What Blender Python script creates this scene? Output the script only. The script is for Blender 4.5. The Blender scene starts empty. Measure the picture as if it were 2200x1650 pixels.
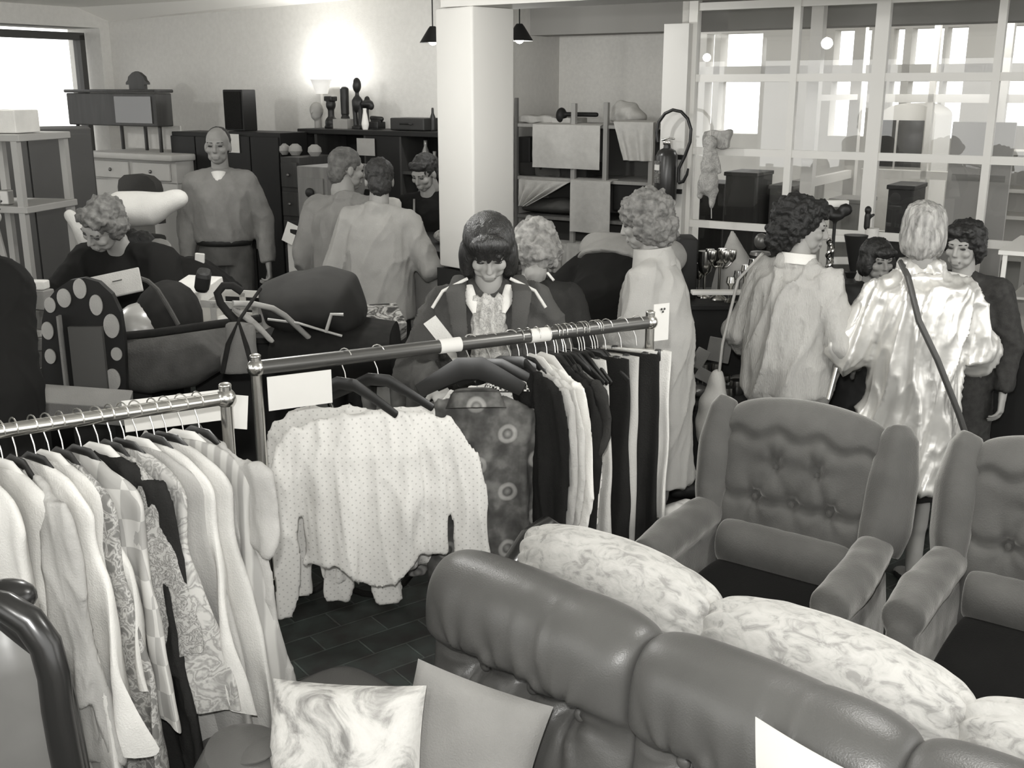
import bpy, math, random
from mathutils import Vector as V, Matrix as Mx, noise as NZ
PI = math.pi
sc = bpy.context.scene
C = sc.collection
# ---------------- camera ----------------
F, TH, CH = 2320.0, math.radians(15.3), 2.05      # focal length (px of a 2200 px frame), pitch down, height
cd = bpy.data.cameras.new('camera'); cd.sensor_width = 36.0; cd.lens = 36.0 * F / 2200.0; cd.clip_start = .05; cd.clip_end = 300
cam = bpy.data.objects.new('camera', cd); C.objects.link(cam)
cam.location = (0, 0, CH); cam.rotation_euler = (PI/2 - TH, 0, 0); sc.camera = cam
# ---------------- view, world ----------------
sc.view_settings.view_transform = 'Standard'; sc.view_settings.look = 'None'
sc.view_settings.gamma = 1.0; sc.view_settings.use_curve_mapping = False
sc.view_settings.exposure = 0.0
sc.cycles.use_denoising = True
sc.cycles.max_bounces = 7; sc.cycles.transparent_max_bounces = 10; sc.cycles.sample_clamp_indirect = 4.0
w = bpy.data.worlds.new('overcast_sky'); sc.world = w; w.use_nodes = True
w.node_tree.nodes['Background'].inputs[0].default_value = (1.0, .995, .97, 1)
w.node_tree.nodes['Background'].inputs[1].default_value = 3.0
LC = (1.0, .995, .97)
def light(name, kind, loc, energy, size=.1, rot=None, **kw):
    l = bpy.data.lights.new(name, kind); l.energy = energy; l.color = LC
    if kind == 'AREA': l.size = size
    else: l.shadow_soft_size = size
    for k, v in kw.items(): setattr(l, k, v)
    o = bpy.data.objects.new(name, l); C.objects.link(o); o.location = loc
    if rot: o.rotation_euler = rot
    return o
# the photographer's flash, just above the lens
light('camera_flash', 'SPOT', (-.04, .02, 2.21), 205, .035, (PI/2 - TH, 0, 0), spot_size=math.radians(95), spot_blend=.6)

# ---------------- room frame and pixel rays ----------------
UD, VD = V((.839, -.545, 0)), V((.545, .839, 0)); O0 = V((-3.55, 10.0, 0))
RZ = math.atan2(-.545, .839)
def R(u, v, z=0): return O0 + UD*u + VD*v + V((0, 0, z))
def ray(px, py):
    v = (py-825)/F
    return V(((px-1100)/F, math.cos(TH) - v*math.sin(TH), -(math.sin(TH) + v*math.cos(TH))))
def at(px, py, Y):
    d = ray(px, py); return V((0, 0, CH)) + d*(Y/d.y)
def atz(px, py, z):
    d = ray(px, py); return V((0, 0, CH)) + d*((z-CH)/d.z)

# ---------------- materials ----------------
MATS = {}
def tint(v): return (min(1, v*1.01), v*.992, v*.945, 1)
def mat(name, v, rough=.85, spec=.25, pat=None, v2=None, scale=20., bump=0., bscale=60., metal=0., sheen=0., glass=False, emit=0., rot=(0, 0, 0), alpha=None, stretch=(1, 1, 1), detail=4.):
    if name in MATS: return MATS[name]
    m = bpy.data.materials.new(name); m.use_nodes = True; MATS[name] = m
    nt = m.node_tree; N = nt.nodes; L = nt.links; b = N['Principled BSDF']
    b.inputs['Base Color'].default_value = tint(v); b.inputs['Roughness'].default_value = rough
    b.inputs['Specular IOR Level'].default_value = spec; b.inputs['Metallic'].default_value = metal
    if sheen: b.inputs['Sheen Weight'].default_value = sheen; b.inputs['Sheen Roughness'].default_value = .4; b.inputs['Sheen Tint'].default_value = tint(.9)
    if emit: b.inputs['Emission Color'].default_value = tint(.95); b.inputs['Emission Strength'].default_value = emit
    tc = N.new('ShaderNodeTexCoord'); mp = N.new('ShaderNodeMapping'); L.new(tc.outputs['Object'], mp.inputs[0])
    mp.inputs['Rotation'].default_value = rot; mp.inputs['Scale'].default_value = stretch
    vec = mp.outputs[0]
    def tex(t, s, **kw):
        n = N.new(t); L.new(vec, n.inputs['Vector']); n.inputs['Scale'].default_value = s
        for k, x in kw.items(): n.inputs[k].default_value = x
        return n
    def ramp(src, stops, interp='LINEAR'):
        r = N.new('ShaderNodeValToRGB'); L.new(src, r.inputs[0]); r.color_ramp.interpolation = interp
        e = r.color_ramp.elements
        while len(e) < len(stops): e.new(.5)
        for q, (p_, val) in zip(e, stops): q.position = p_; q.color = tint(val)
        return r.outputs[0]
    def math_(op, a, b_=None, c=None):
        n = N.new('ShaderNodeMath'); n.operation = op
        for i, x in enumerate((a, b_, c)):
            if x is None: continue
            if isinstance(x, (int, float)): n.inputs[i].default_value = x
            else: L.new(x, n.inputs[i])
        return n.outputs[0]
    v2 = v*.6 if v2 is None else v2
    col = None; hsrc = None
    if pat in (None, 'plain'):
        if pat: col = ramp(tex('ShaderNodeTexNoise', scale, Detail=detail).outputs[0], [(.3, v), (.7, v2)])
    elif pat in ('dots', 'rings'):
        s = N.new('ShaderNodeSeparateXYZ'); L.new(vec, s.inputs[0])
        x = math_('MULTIPLY', s.outputs[0], scale); z = math_('MULTIPLY', s.outputs[2], scale)
        a = math_('ADD', x, z); c = math_('SUBTRACT', x, z)
        fa = math_('SUBTRACT', math_('FRACT', a), .5); fc = math_('SUBTRACT', math_('FRACT', c), .5)
        d = math_('SQRT', math_('ADD', math_('MULTIPLY', fa, fa), math_('MULTIPLY', fc, fc)))
        if pat == 'dots': col = ramp(d, [(.12, v2), (.18, v)])
        else:
            nz = ramp(tex('ShaderNodeTexNoise', scale*3.2, Detail=3).outputs[0], [(.35, v*.6), (.5, v), (.68, v*1.9)])
            rr = ramp(d, [(.0, .15), (.10, .0), (.15, v2), (.2, v2*.8), (.24, 0.)])
            mm = N.new('ShaderNodeMix'); mm.data_type = 'RGBA'; mm.blend_type = 'ADD'; mm.inputs[0].default_value = .8
            L.new(nz, mm.inputs[6]); L.new(rr, mm.inputs[7]); col = mm.outputs[2]
    elif pat == 'check':
        n = tex('ShaderNodeTexChecker', scale); n.inputs[1].default_value = tint(v); n.inputs[2].default_value = tint(v2); col = n.outputs[0]
    elif pat == 'floral':
        n1 = tex('ShaderNodeTexNoise', scale, Detail=4, Distortion=.55)
        col = ramp(n1.outputs[0], [(.40, v), (.46, v2), (.50, v*1.05), (.56, v2*1.1), (.62, v)])
    elif pat == 'crushed':
        n1 = tex('ShaderNodeTexNoise', scale, Detail=6, Distortion=1.2, Roughness=.62)
        col = ramp(n1.outputs[0], [(.36, v2), (.5, v*.9), (.62, v)])
    elif pat == 'stripe':
        n1 = tex('ShaderNodeTexWave', scale, Distortion=.6); n1.bands_direction = 'X'; col = ramp(n1.outputs[1], [(.3, v), (.7, v2)])
    elif pat == 'wood':
        n1 = tex('ShaderNodeTexNoise', scale, Detail=5, Distortion=.4); mp.inputs['Scale'].default_value = (6, 6, .7)
        col = ramp(n1.outputs[0], [(.3, v), (.7, v2)])
    elif pat == 'brick':
        n1 = N.new('ShaderNodeTexBrick'); L.new(vec, n1.inputs[0]); n1.offset = .5
        n1.inputs['Scale'].default_value = 1.; n1.inputs['Brick Width'].default_value = .27; n1.inputs['Row Height'].default_value = .135
        n1.inputs['Mortar Size'].default_value = .005; n1.inputs['Mortar Smooth'].default_value = .5; n1.inputs['Bias'].default_value = -.1
        n1.inputs[1].default_value = tint(v); n1.inputs[2].default_value = tint(v*.55); n1.inputs[3].default_value = tint(v2)
        nz = ramp(tex('ShaderNodeTexNoise', 9, Detail=5).outputs[0], [(.35, .55), (.65, 1.25)])
        mm = N.new('ShaderNodeMix'); mm.data_type = 'RGBA'; mm.blend_type = 'MULTIPLY'; mm.inputs[0].default_value = 1
        L.new(n1.outputs[0], mm.inputs[6]); L.new(nz, mm.inputs[7]); col = mm.outputs[2]; hsrc = math_('MULTIPLY', n1.outputs[1], -1.)
    if col is not None: L.new(col, b.inputs['Base Color'])
    if bump:
        if hsrc is None: hsrc = tex('ShaderNodeTexNoise', bscale, Detail=3).outputs[0]
        bp = N.new('ShaderNodeBump'); bp.inputs['Strength'].default_value = bump; bp.inputs['Distance'].default_value = .01
        L.new(hsrc, bp.inputs['Height']); L.new(bp.outputs[0], b.inputs['Normal'])
    if glass:
        out = N['Material Output']; tr = N.new('ShaderNodeBsdfTransparent'); tr.inputs[0].default_value = (v, v, v, 1)
        gl = N.new('ShaderNodeBsdfGlossy'); gl.inputs['Roughness'].default_value = rough
        fr = N.new('ShaderNodeFresnel'); fr.inputs[0].default_value = 1.35; mx = N.new('ShaderNodeMixShader')
        L.new(math_('ADD', fr.outputs[0], spec), mx.inputs[0]); L.new(tr.outputs[0], mx.inputs[1]); L.new(gl.outputs[0], mx.inputs[2]); L.new(mx.outputs[0], out.inputs[0])
    return m

# ---------------- objects ----------------
def empty(name, label, cat, loc=(0, 0, 0), rz=0., group=None):
    o = bpy.data.objects.new(name, None); C.objects.link(o); o.location = loc; o.rotation_euler = (0, 0, rz)
    o.empty_display_size = .1; o['label'] = label; o['category'] = cat
    if group: o['group'] = group
    return o
def tag(o, label, cat, group=None, kind=None):
    o['label'] = label; o['category'] = cat
    if group: o['group'] = group
    if kind: o['kind'] = kind
    return o
def pw(o):       # world matrix from loc / rot / parent without a depsgraph update
    m = Mx.Translation(o.location) @ o.rotation_euler.to_matrix().to_4x4()
    return pw(o.parent) @ m if o.parent else m
class MB:
    def __init__(s, M=None): s.v, s.f, s.M = [], [], M or Mx.Identity(4)
    def add(s, vs, fs):
        n = len(s.v); s.v += [s.M @ V(p) for p in vs]; s.f += [tuple(i+n for i in f) for f in fs]; return s
    def box(s, c, d, rot=None, bev=0.):
        hx, hy, hz = d[0]/2, d[1]/2, d[2]/2; c = V(c); rm = rot.to_3x3() if rot else Mx.Identity(3)
        if bev:
            e = min(bev, hx*.9, hy*.9, hz*.9); vs = []; 
            for z, ins in ((-hz, e), (-hz+e*.3, e*.3), (-hz+e, 0), (hz-e, 0), (hz-e*.3, e*.3), (hz, e)):
                ax, ay = hx-ins, hy-ins; r = e
                for cx, cy, a0 in ((1, 1, 0), (-1, 1, 90), (-1, -1, 180), (1, -1, 270)):
                    for a in (0, 30, 60, 90):
                        t = math.radians(a0+a); vs.append((cx*(ax-r*.99 if ax > r else 0)+r*.99*math.cos(t)*min(1, ax/r), cy*(ay-r*.99 if ay > r else 0)+r*.99*math.sin(t)*min(1, ay/r), z))
            n = 16; fs = [tuple(range(n))[::-1], tuple(range(5*n, 6*n))]
            fs += [(k*n+i, k*n+(i+1) % n, (k+1)*n+(i+1) % n, (k+1)*n+i) for k in range(5) for i in range(n)]
            return s.add([c + rm @ V(p) for p in vs], fs)
        vs = [c + rm @ V((x*hx, y*hy, z*hz)) for x in (-1, 1) for y in (-1, 1) for z in (-1, 1)]
        return s.add(vs, [(0, 1, 3, 2), (4, 6, 7, 5), (0, 4, 5, 1), (2, 3, 7, 6), (0, 2, 6, 4), (1, 5, 7, 3)])
    def loft(s, rings, seg=16, side=None, hemi=False, sq=1.):
        """rings: (center, a, b); a along side vector. closed solid."""
        rr = [(V(c), a, b) for c, a, b in rings]
        if hemi:
            c0, a0, b0 = rr[0]; c1, a1, b1 = rr[-1]
            d0 = (rr[1][0]-c0).normalized(); d1 = (c1-rr[-2][0]).normalized(); m0, m1 = min(a0, b0), min(a1, b1)
            rr = [(c0-d0*m0*math.sin(t), a0*math.cos(t), b0*math.cos(t)) for t in (1.45, 1.1, .6)] + rr + [(c1+d1*m1*math.sin(t), a1*math.cos(t), b1*math.cos(t)) for t in (.6, 1.1, 1.45)]
        vs = []; n = len(rr)
        for i, (c, a, b) in enumerate(rr):
            t = (rr[min(i+1, n-1)][0] - rr[max(i-1, 0)][0]).normalized()
            sd = V(side) if side is not None else (V((1, 0, 0)) if abs(t.x) < .8 else V((0, 1, 0)))
            sd = (sd - t*sd.dot(t)); sd = sd.normalized() if sd.length > 1e-4 else V((0, 1, 0)); o = t.cross(sd)
            for k in range(seg):
                q = 2*PI*k/seg; cx, sy = math.cos(q), math.sin(q)
                if sq != 1: cx, sy = math.copysign(abs(cx)**sq, cx), math.copysign(abs(sy)**sq, sy)
                vs.append(c + sd*a*cx + o*b*sy)
        fs = [tuple(range(seg))[::-1], tuple(range((n-1)*seg, n*seg))]
        fs += [(k*seg+i, k*seg+(i+1) % seg, (k+1)*seg+(i+1) % seg, (k+1)*seg+i) for k in range(n-1) for i in range(seg)]
        return s.add(vs, fs)
    def cap(s, p0, p1, r0, r1=None, side=None, seg=14):
        r1 = r0 if r1 is None else r1
        a0, b0 = r0 if isinstance(r0, tuple) else (r0, r0); a1, b1 = r1 if isinstance(r1, tuple) else (r1, r1)
        p0, p1 = V(p0), V(p1)
        if (p1-p0).length < 1e-4: p1 = p0 + V((0, 0, 1e-3))
        return s.loft([(p0, a0, b0), ((p0+p1)/2, (a0+a1)/2, (b0+b1)/2), (p1, a1, b1)], seg, side, True)
    def fru(s, p0, p1, r0, r1=None, side=None, seg=20):
        r1 = r0 if r1 is None else r1
        a0, b0 = r0 if isinstance(r0, tuple) else (r0, r0); a1, b1 = r1 if isinstance(r1, tuple) else (r1, r1)
        return s.loft([(p0, a0, b0), (p1, a1, b1)], seg, side)
    def ell(s, c, r, rot=None, seg=18):
        c = V(c); r = (r, r, r) if not isinstance(r, (tuple, list)) else r; rm = rot.to_3x3() if rot else Mx.Identity(3)
        vs = [c + rm @ V((r[0]*math.sin(t)*math.cos(p), r[1]*math.sin(t)*math.sin(p), r[2]*math.cos(t))) for t in [PI*(i+.5)/(seg//2+1) for i in range(seg//2+1)] for p in [2*PI*k/seg for k in range(seg)]]
        n = seg//2+1; fs = [tuple(range(seg)), tuple(range((n-1)*seg, n*seg))[::-1]]
        fs += [(k*seg+i, (k+1)*seg+i, (k+1)*seg+(i+1) % seg, k*seg+(i+1) % seg) for k in range(n-1) for i in range(seg)]
        return s.add(vs, fs)
    def tube(s, pts, r, seg=10, closed=False, flat=1.):
        pts = [V(p) for p in pts]; n = len(pts); vs = []; up = None
        rs = r if isinstance(r, (list, tuple)) else [r]*n
        for i, p in enumerate(pts):
            t = ((pts[(i+1) % n] - pts[i-1]) if closed else (pts[min(i+1, n-1)] - pts[max(i-1, 0)])).normalized()
            if up is None: up = V((0, 0, 1)) if abs(t.z) < .9 else V((1, 0, 0))
            a = t.cross(up).normalized(); up = a.cross(t).normalized()
            vs += [p + (a*math.cos(2*PI*k/seg) + up*math.sin(2*PI*k/seg)*flat)*rs[i] for k in range(seg)]
        fs = [(k % n*seg+i, k % n*seg+(i+1) % seg, (k+1) % n*seg+(i+1) % seg, (k+1) % n*seg+i) for k in range(n if closed else n-1) for i in range(seg)]
        if not closed: fs += [tuple(range(seg))[::-1], tuple(range((n-1)*seg, n*seg))]
        return s.add(vs, fs)
    def lathe(s, prof, seg=24, c=(0, 0, 0)):
        """prof: (r, z) from bottom to top"""
        c = V(c); return s.loft([(c + V((0, 0, z)), max(r, .0005), max(r, .0005)) for r, z in [(p[0], p[1]+i*1e-5) for i, p in enumerate(prof)]], seg, (1, 0, 0))
    def prism(s, poly, y0, y1):
        """poly in x,z; extruded along y"""
        n = len(poly); vs = [(x, y0, z) for x, z in poly] + [(x, y1, z) for x, z in poly]
        return s.add(vs, [tuple(range(n)), tuple(range(n, 2*n))[::-1]] + [(i, i+n, (i+1) % n+n, (i+1) % n) for i in range(n)])
    def grid(s, fn, nu, nv, thick=0.):
        vs = [fn(i/nu, j/nv) for j in range(nv+1) for i in range(nu+1)]; w_ = nu+1
        return s.add(vs, [(j*w_+i, j*w_+i+1, (j+1)*w_+i+1, (j+1)*w_+i) for j in range(nv) for i in range(nu)])
    def build(s, name, m, parent=None, world=False, smooth=True, remesh=0., sm=2, disp=None, origin=None, solid=0., kind=None, rz=0.):
        vs = s.v
        if parent is not None and world:
            im = pw(parent).inverted(); vs = [im @ p for p in vs]
        om = None
        if origin is not None:
            om = Mx.Translation(V(origin)) @ Mx.Rotation(rz, 4, 'Z'); im = om.inverted(); vs = [im @ p for p in vs]
        me = bpy.data.meshes.new(name); me.from_pydata([tuple(p) for p in vs], [], s.f); me.update()
        if remesh or solid:
            t = bpy.data.objects.new('t', me); C.objects.link(t)
            if solid: md = t.modifiers.new('s', 'SOLIDIFY'); md.thickness = solid; md.offset = 0
            if remesh:
                md = t.modifiers.new('r', 'REMESH'); md.mode = 'VOXEL'; md.voxel_size = remesh
                if sm: md = t.modifiers.new('m', 'SMOOTH'); md.factor = .6; md.iterations = sm
            dg = bpy.context.evaluated_depsgraph_get(); me2 = bpy.data.meshes.new_from_object(t.evaluated_get(dg))
            bpy.data.objects.remove(t); bpy.data.meshes.remove(me); me = me2; me.name = name
        if disp:
            no = [x.vector.copy() for x in me.vertex_normals]
            for x, n_ in zip(me.vertices, no): x.co += n_*disp(x.co)
            me.update()
        o = bpy.data.objects.new(name, me); C.objects.link(o)
        me.materials.clear(); me.materials.append(m)
        if smooth:
            for p in me.polygons: p.use_smooth = True
            if not remesh and smooth != 'all':
                try: me.set_sharp_from_angle(angle=math.radians(42))
                except Exception: pass
        if parent is not None: o.parent = parent
        if origin is not None: o.location = V(origin); o.rotation_euler = (0, 0, rz)
        if kind: o['kind'] = kind
        return o
def nz(amp, fx, fy=None, fz=None, seed=0., oct=1):
    fy = fx if fy is None else fy; fz = fx if fz is None else fz
    def f(p):
        q = V((p.x*fx+seed, p.y*fy+seed*1.7, p.z*fz-seed)); r = NZ.noise(q)
        if oct > 1: r += .5*NZ.noise(q*2.1)
        return amp*r
    return f
def dsum(*fs): return lambda p: sum(f(p) for f in fs)
def T(loc, rz=0., rx=0., ry=0.): return Mx.Translation(V(loc)) @ Mx.Rotation(rz, 4, 'Z') @ Mx.Rotation(rx, 4, 'X') @ Mx.Rotation(ry, 4, 'Y')
def dup(root, loc, rz=None, label=None, group=None):
    r = root.copy(); C.objects.link(r); r.location = loc
    if rz is not None: r.rotation_euler = (0, 0, rz)
    if label: r['label'] = label
    if group: r['group'] = group
    for ch in list(root.children):
        c = ch.copy(); C.objects.link(c); c.parent = r
        for g in ch.children:
            d = g.copy(); C.objects.link(d); d.parent = c
    return r
def arc(c, r, a0, a1, n, f): return [f(c[0]+r*math.cos(math.radians(a0+(a1-a0)*i/n)), c[1]+r*math.sin(math.radians(a0+(a1-a0)*i/n))) for i in range(n+1)]
# ================= THE ROOM =================
wallm = mat('painted_plaster', .62, .9, .1, 'plain', .58, 30, .15, 120)
wallp = mat('rough_plaster', .72, .9, .1, 'plain', .66, 40, .25, 150)
ceilm = mat('white_ceiling', .9, .9, .1)
whitem = mat('white_paint', .78, .55, .4)
creamm = mat('cream_paint', .66, .5, .3)
darkm = mat('black_paint', .012, .6, .3)
glassm = mat('window_glass', .97, .0, .03, glass=True)
MR = Mx.Translation(O0) @ Mx.Rotation(RZ, 4, 'Z')          # room frame: x=u along the lamp wall, y=v away from the camera
CZ = 2.72
def st(name, mb, m, smooth=False): return mb.build(name, m, smooth=smooth, kind='structure')
st('floor', MB(Mx.Identity(4)).box((0, 4, -.05), (24, 24, .1)), mat('brick_floor', .045, .62, .3, 'brick', .075, bump=.5, rot=(0, 0, -math.radians(36.5))))
def wbox(mb, u0, u1, v0, v1, z0, z1): return mb.box(((u0+u1)/2, (v0+v1)/2, (z0+z1)/2), (u1-u0, v1-v0, z1-z0))
def rb(u0, u1, v0, v1, z0, z1): return wbox(MB(MR), u0, u1, v0, v1, z0, z1)
st('wall_back', rb(-.2, 3.52, 0, .25, 0, CZ), wallm)
m_ = rb(3.52, 3.72, 0, 1.7, 0, CZ); st('wall_return', m_, wallm)
m_ = MB(MR)                                                  # window wall on the left, opening v -2.7..-.18, z 1.1..2.6
wbox(m_, -.45, 0, -9.2, -2.75, 0, CZ); wbox(m_, -.45, 0, -2.75, 0, 0, 1.1); wbox(m_, -.45, 0, -2.75, 0, 2.56, CZ); wbox(m_, -.45, 0, -.10, .25, 1.1, 2.56)
st('wall_left', m_, wallm)
m_ = MB(MR)
fd = mat('dark_window_frame', .06, .5, .3)
for a in (-2.75, -1.16, -.22): wbox(m_, -.22, -.12, a, a+.05, 1.1, 2.5)
wbox(m_, -.22, -.12, -2.75, -.17, 2.46, 2.52); wbox(m_, -.22, -.12, -2.75, -.17, 1.1, 1.16)
wf = st('window_1', m_, fd)
o_ = rb(-.175, -.165, -2.7, -.2, 1.16, 2.46).build('window_pane', glassm, wf, world=True, smooth=False)
m_ = MB(MR); wbox(m_, -8, 9, -12, -9.9, 0, 0.01)
m_ = MB(MR)
for a, b, z0_, z1_ in ((-.45, 9.6, 0, .9), (-.45, 9.6, 2.45, CZ), (-.45, .6, .9, 2.45), (4.4, 4.9, .9, 2.45), (8.8, 9.6, .9, 2.45)): wbox(m_, a, b, -9.2, -9.0, z0_, z1_)  # gaps between the boxes: openings added to let soft daylight in
st('wall_rear', m_, wallm)
m_ = MB(MR)
for a, b, z0_, z1_ in ((-9.2, .3, 0, .9), (-9.2, .3, 2.45, CZ), (-9.2, -8.4, .9, 2.45), (-4.9, -4.4, .9, 2.45), (-1.0, .3, .9, 2.45)): wbox(m_, 9.4, 9.6, a, b, z0_, z1_)  # openings added here too, for daylight from outside the view
st('wall_right', m_, wallm)
st('ceiling', rb(-.45, 9.6, -9.2, 1.7, CZ, CZ+.1), ceilm)
m_ = MB(MR)                                                  # coving along the lamp wall
m_.prism([(0, 0), (.28, 0), (0, -.16)][::-1], 0, 1) if False else None
m_.add([(0, 0, CZ-.10), (0, -.30, CZ), (0, 0, CZ), (3.52, 0, CZ-.02), (3.52, -.22, CZ), (3.52, 0, CZ)], [(0, 1, 4, 3), (0, 2, 1), (3, 4, 5), (0, 3, 5, 2), (1, 2, 5, 4)])
st('trim_1', m_, ceilm)
# column and beams: column centre
cc = at(1022, 300, 5.9); cu = (cc - O0).dot(UD); cv = (cc - O0).dot(VD)
BZ = 2.45
bm = mat('beam_plaster', .6, .9, .1)
st('trim_2', rb(cu-.1, 9.4, cv-.16, cv+.16, BZ, CZ), bm)
st('trim_3', rb(3.72, 9.4, 1.05, 1.3, BZ, CZ), mat('shaded_beam', .32, .9, .1))  # darker than the other beam: underside shade put into its colour
Mc = Mx.Translation((cc.x, cc.y, 0)) @ Mx.Rotation(math.radians(-47), 4, 'Z')
cm = MB(Mc).box((0, 0, 1.78), (.292, .292, 1.34), bev=.012)
co = cm.build('column', creamm, kind='structure')
MB(Mc).box((0, 0, .55), (.31, .31, 1.1)).build('column_base', darkm, co, world=True, smooth=False)
for s_ in (-1, 1): pass
# notices taped on the column's left face
fl = Mx.Rotation(math.radians(-47), 4, 'Z')
def colface(px, py):        # point on the column's camera-left face
    n = (fl @ V((0, -1, 0))); n2 = (fl @ V((-1, 0, 0)))
    best = None
    for nn in (n, n2):
        p0 = V((cc.x, cc.y, 0)) + nn*.147; d = ray(px, py); t = (p0 - V((0, 0, CH))).dot(nn)/d.dot(nn); q = V((0, 0, CH)) + d*t
        if nn.x < 0: best = (q, nn)
    return best
q, nn = colface(983, 320); yw = math.atan2(nn.x, -nn.y)
e = MB(T(q + nn*.004, yw)).box((0, 0, 0), (.16, .003, .155)).build('notice', mat('printed_notice', .55, .7, .3, 'floral', .2, 26), None, smooth=False)
tag(e, 'square printed notice with dark border taped on the white column', 'notice')
MB(T(q + nn*.006, yw)).tube([(-.076, 0, -.074), (.076, 0, -.074), (.076, 0, .074), (-.076, 0, .074)], .0025, 6, True).build('border', mat('ink', .05), e, world=True)
MB(T(q + nn*.008, yw)).tube([(-.095, 0, .1), (.05, 0, -.06)], .0035, 6).tube([(.085, 0, .1), (-.04, 0, -.06)], .0035, 6).build('tape', mat('clear_tape', .8, .2, .6), e, world=True)
q, nn = colface(985, 420)
e = MB(T(q + nn*.004, yw)).box((0, 0, 0), (.15, .003, .14)).build('notice', mat('faint_paper', .6, .5, .4, 'plain', .52, 60), None, smooth=False)
tag(e, 'faint pale notice taped below the square one on the column', 'notice')
# ---- glazed partition ----
PV = .30
def ux(px, v=PV, py=250):    # room u of a pixel column on the plane v
    d = ray(px, py); n = VD; t = (O0 + VD*v - V((0, 0, CH))).dot(n)/d.dot(n); p = V((0, 0, CH)) + d*t
    return (p - O0).dot(UD), p.z
st('wall_alcove', rb(3.72, ux(1457, 1.5)[0], 1.5, 1.7, 0, CZ), wallp)
u0, u1 = ux(1432)[0], ux(1484)[0]
st('wall_pier', rb(u0, u1, PV-.09, PV+.05, 0, BZ), creamm)
ua, ub = ux(1457, PV+.05)[0], ux(1457, 1.5)[0]; m_ = MB(MR); m_.box(((ua+ub)/2, (PV+.05+1.6)/2, CZ/2), (.04, math.hypot(ua-ub, 1.55-PV), CZ), Mx.Rotation(math.atan2(ua-ub, 1.45-PV), 4, 'Z')); st('wall_splay', m_, wallp)
MU = [ux(x)[0] for x in (1700, 1880, 2130, 2330)]
ZL = [.92, 1.48, 1.99, 2.50]
print('partition z', ux(1500, PV, 15)[1], ux(1500, PV, 168)[1], ux(1500, PV, 324)[1], ux(1500, PV, 478)[1], 'U', u0, u1, MU, ux(1889, PV, 339)[1], ux(2174, PV, 358)[1])
pf = MB(MR)
for z in (ux(1500, PV, 15)[1], ux(1500, PV, 168)[1], ux(1500, PV, 324)[1], ux(1500, PV, 480)[1]): wbox(pf, u1, 9.4, PV-.02, PV+.02, z-.023, z+.023)
for i, u in enumerate(MU): 
    h_ = .04 if i == 1 else .021
    wbox(pf, u-h_, u+h_, PV-.025, PV+.025, .9, CZ)
wbox(pf, u1-.03, u1+.03, PV-.03, PV+.03, 0, CZ)
part = st('window_2', pf, whitem)
rb(u1, 9.4, PV-.004, PV+.001, .9, CZ).build('glazing', glassm, part, world=True, smooth=False)
st('wall_partition', rb(u1, 9.4, PV-.03, PV+.05, 0, .9), mat('dark_panel', .03))
# room beyond the partition
WV = 4.3
ob = MB(MR); g1 = mat('grey_wall', .68)
def wz(px, py): u_, z_ = ux(px, WV, py); return u_, z_
zt1, zb1, zt2, zb2 = wz(1700, 68)[1], wz(1700, 141)[1], wz(1700, 176)[1], wz(1700, 290)[1]
wbox(ob, 3.5, 17, WV, WV+.2, 0, zb2); wbox(ob, 3.5, 17, WV, WV+.2, zt2, zb1); wbox(ob, 3.5, 17, WV, WV+.2, zt1, 3.2)
WE = [1000, 1513, 1530, 1543, 1632, 1784, 1862, 1908, 1932, 1948, 2015, 2022, 2066, 2152, 2290, 2310, 2500]
ee = [wz(x, 200)[0] for x in WE]; ee[0] = 3.5
solid = [(ee[0], ee[1]), (ee[2], ee[3]), (ee[4], ee[5]), (ee[6], ee[7]), (ee[8], ee[9]), (ee[10], ee[11]), (ee[12], ee[13]), (ee[14], ee[15])]
for a, b in solid: wbox(ob, a, b, WV, WV+.2, zb2, zt1)
fw = st('wall_far', ob, g1)
st('ceiling_beyond', rb(3.5, 16, PV+.05, WV+.2, 2.95, 3.05), ceilm)
# inner glazed porch behind the partition
pm = MB(MR)
for (a, vv) in ((6.05, .9), (6.05, 1.9), (7.0, 2.2), (7.9, 2.2), (8.7, 1.6)):
    wbox(pm, a-.04, a+.04, vv-.04, vv+.04, 0, 2.7)
wbox(pm, 6.03, 6.07, .9, 1.9, 1.97, 2.01); wbox(pm, 6.03, 6.07, .9, 1.9, 1.4, 1.46); wbox(pm, 6.03, 6.07, .9, 1.9, 2.6, 2.7)
for z in (.95, 1.42, 1.98, 2.65): wbox(pm, 6.05, 7.9, 2.17, 2.23, z-.03, z+.03)
wbox(pm, 6.5, 6.54, 2.17, 2.23, 0, 2.65); wbox(pm, 7.42, 7.46, 2.17, 2.23, 0, 2.65)
st('window_3', pm, whitem)
st('wall_porch', rb(6.07, 7.9, 2.18, 2.24, 0, .95), g1)
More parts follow.
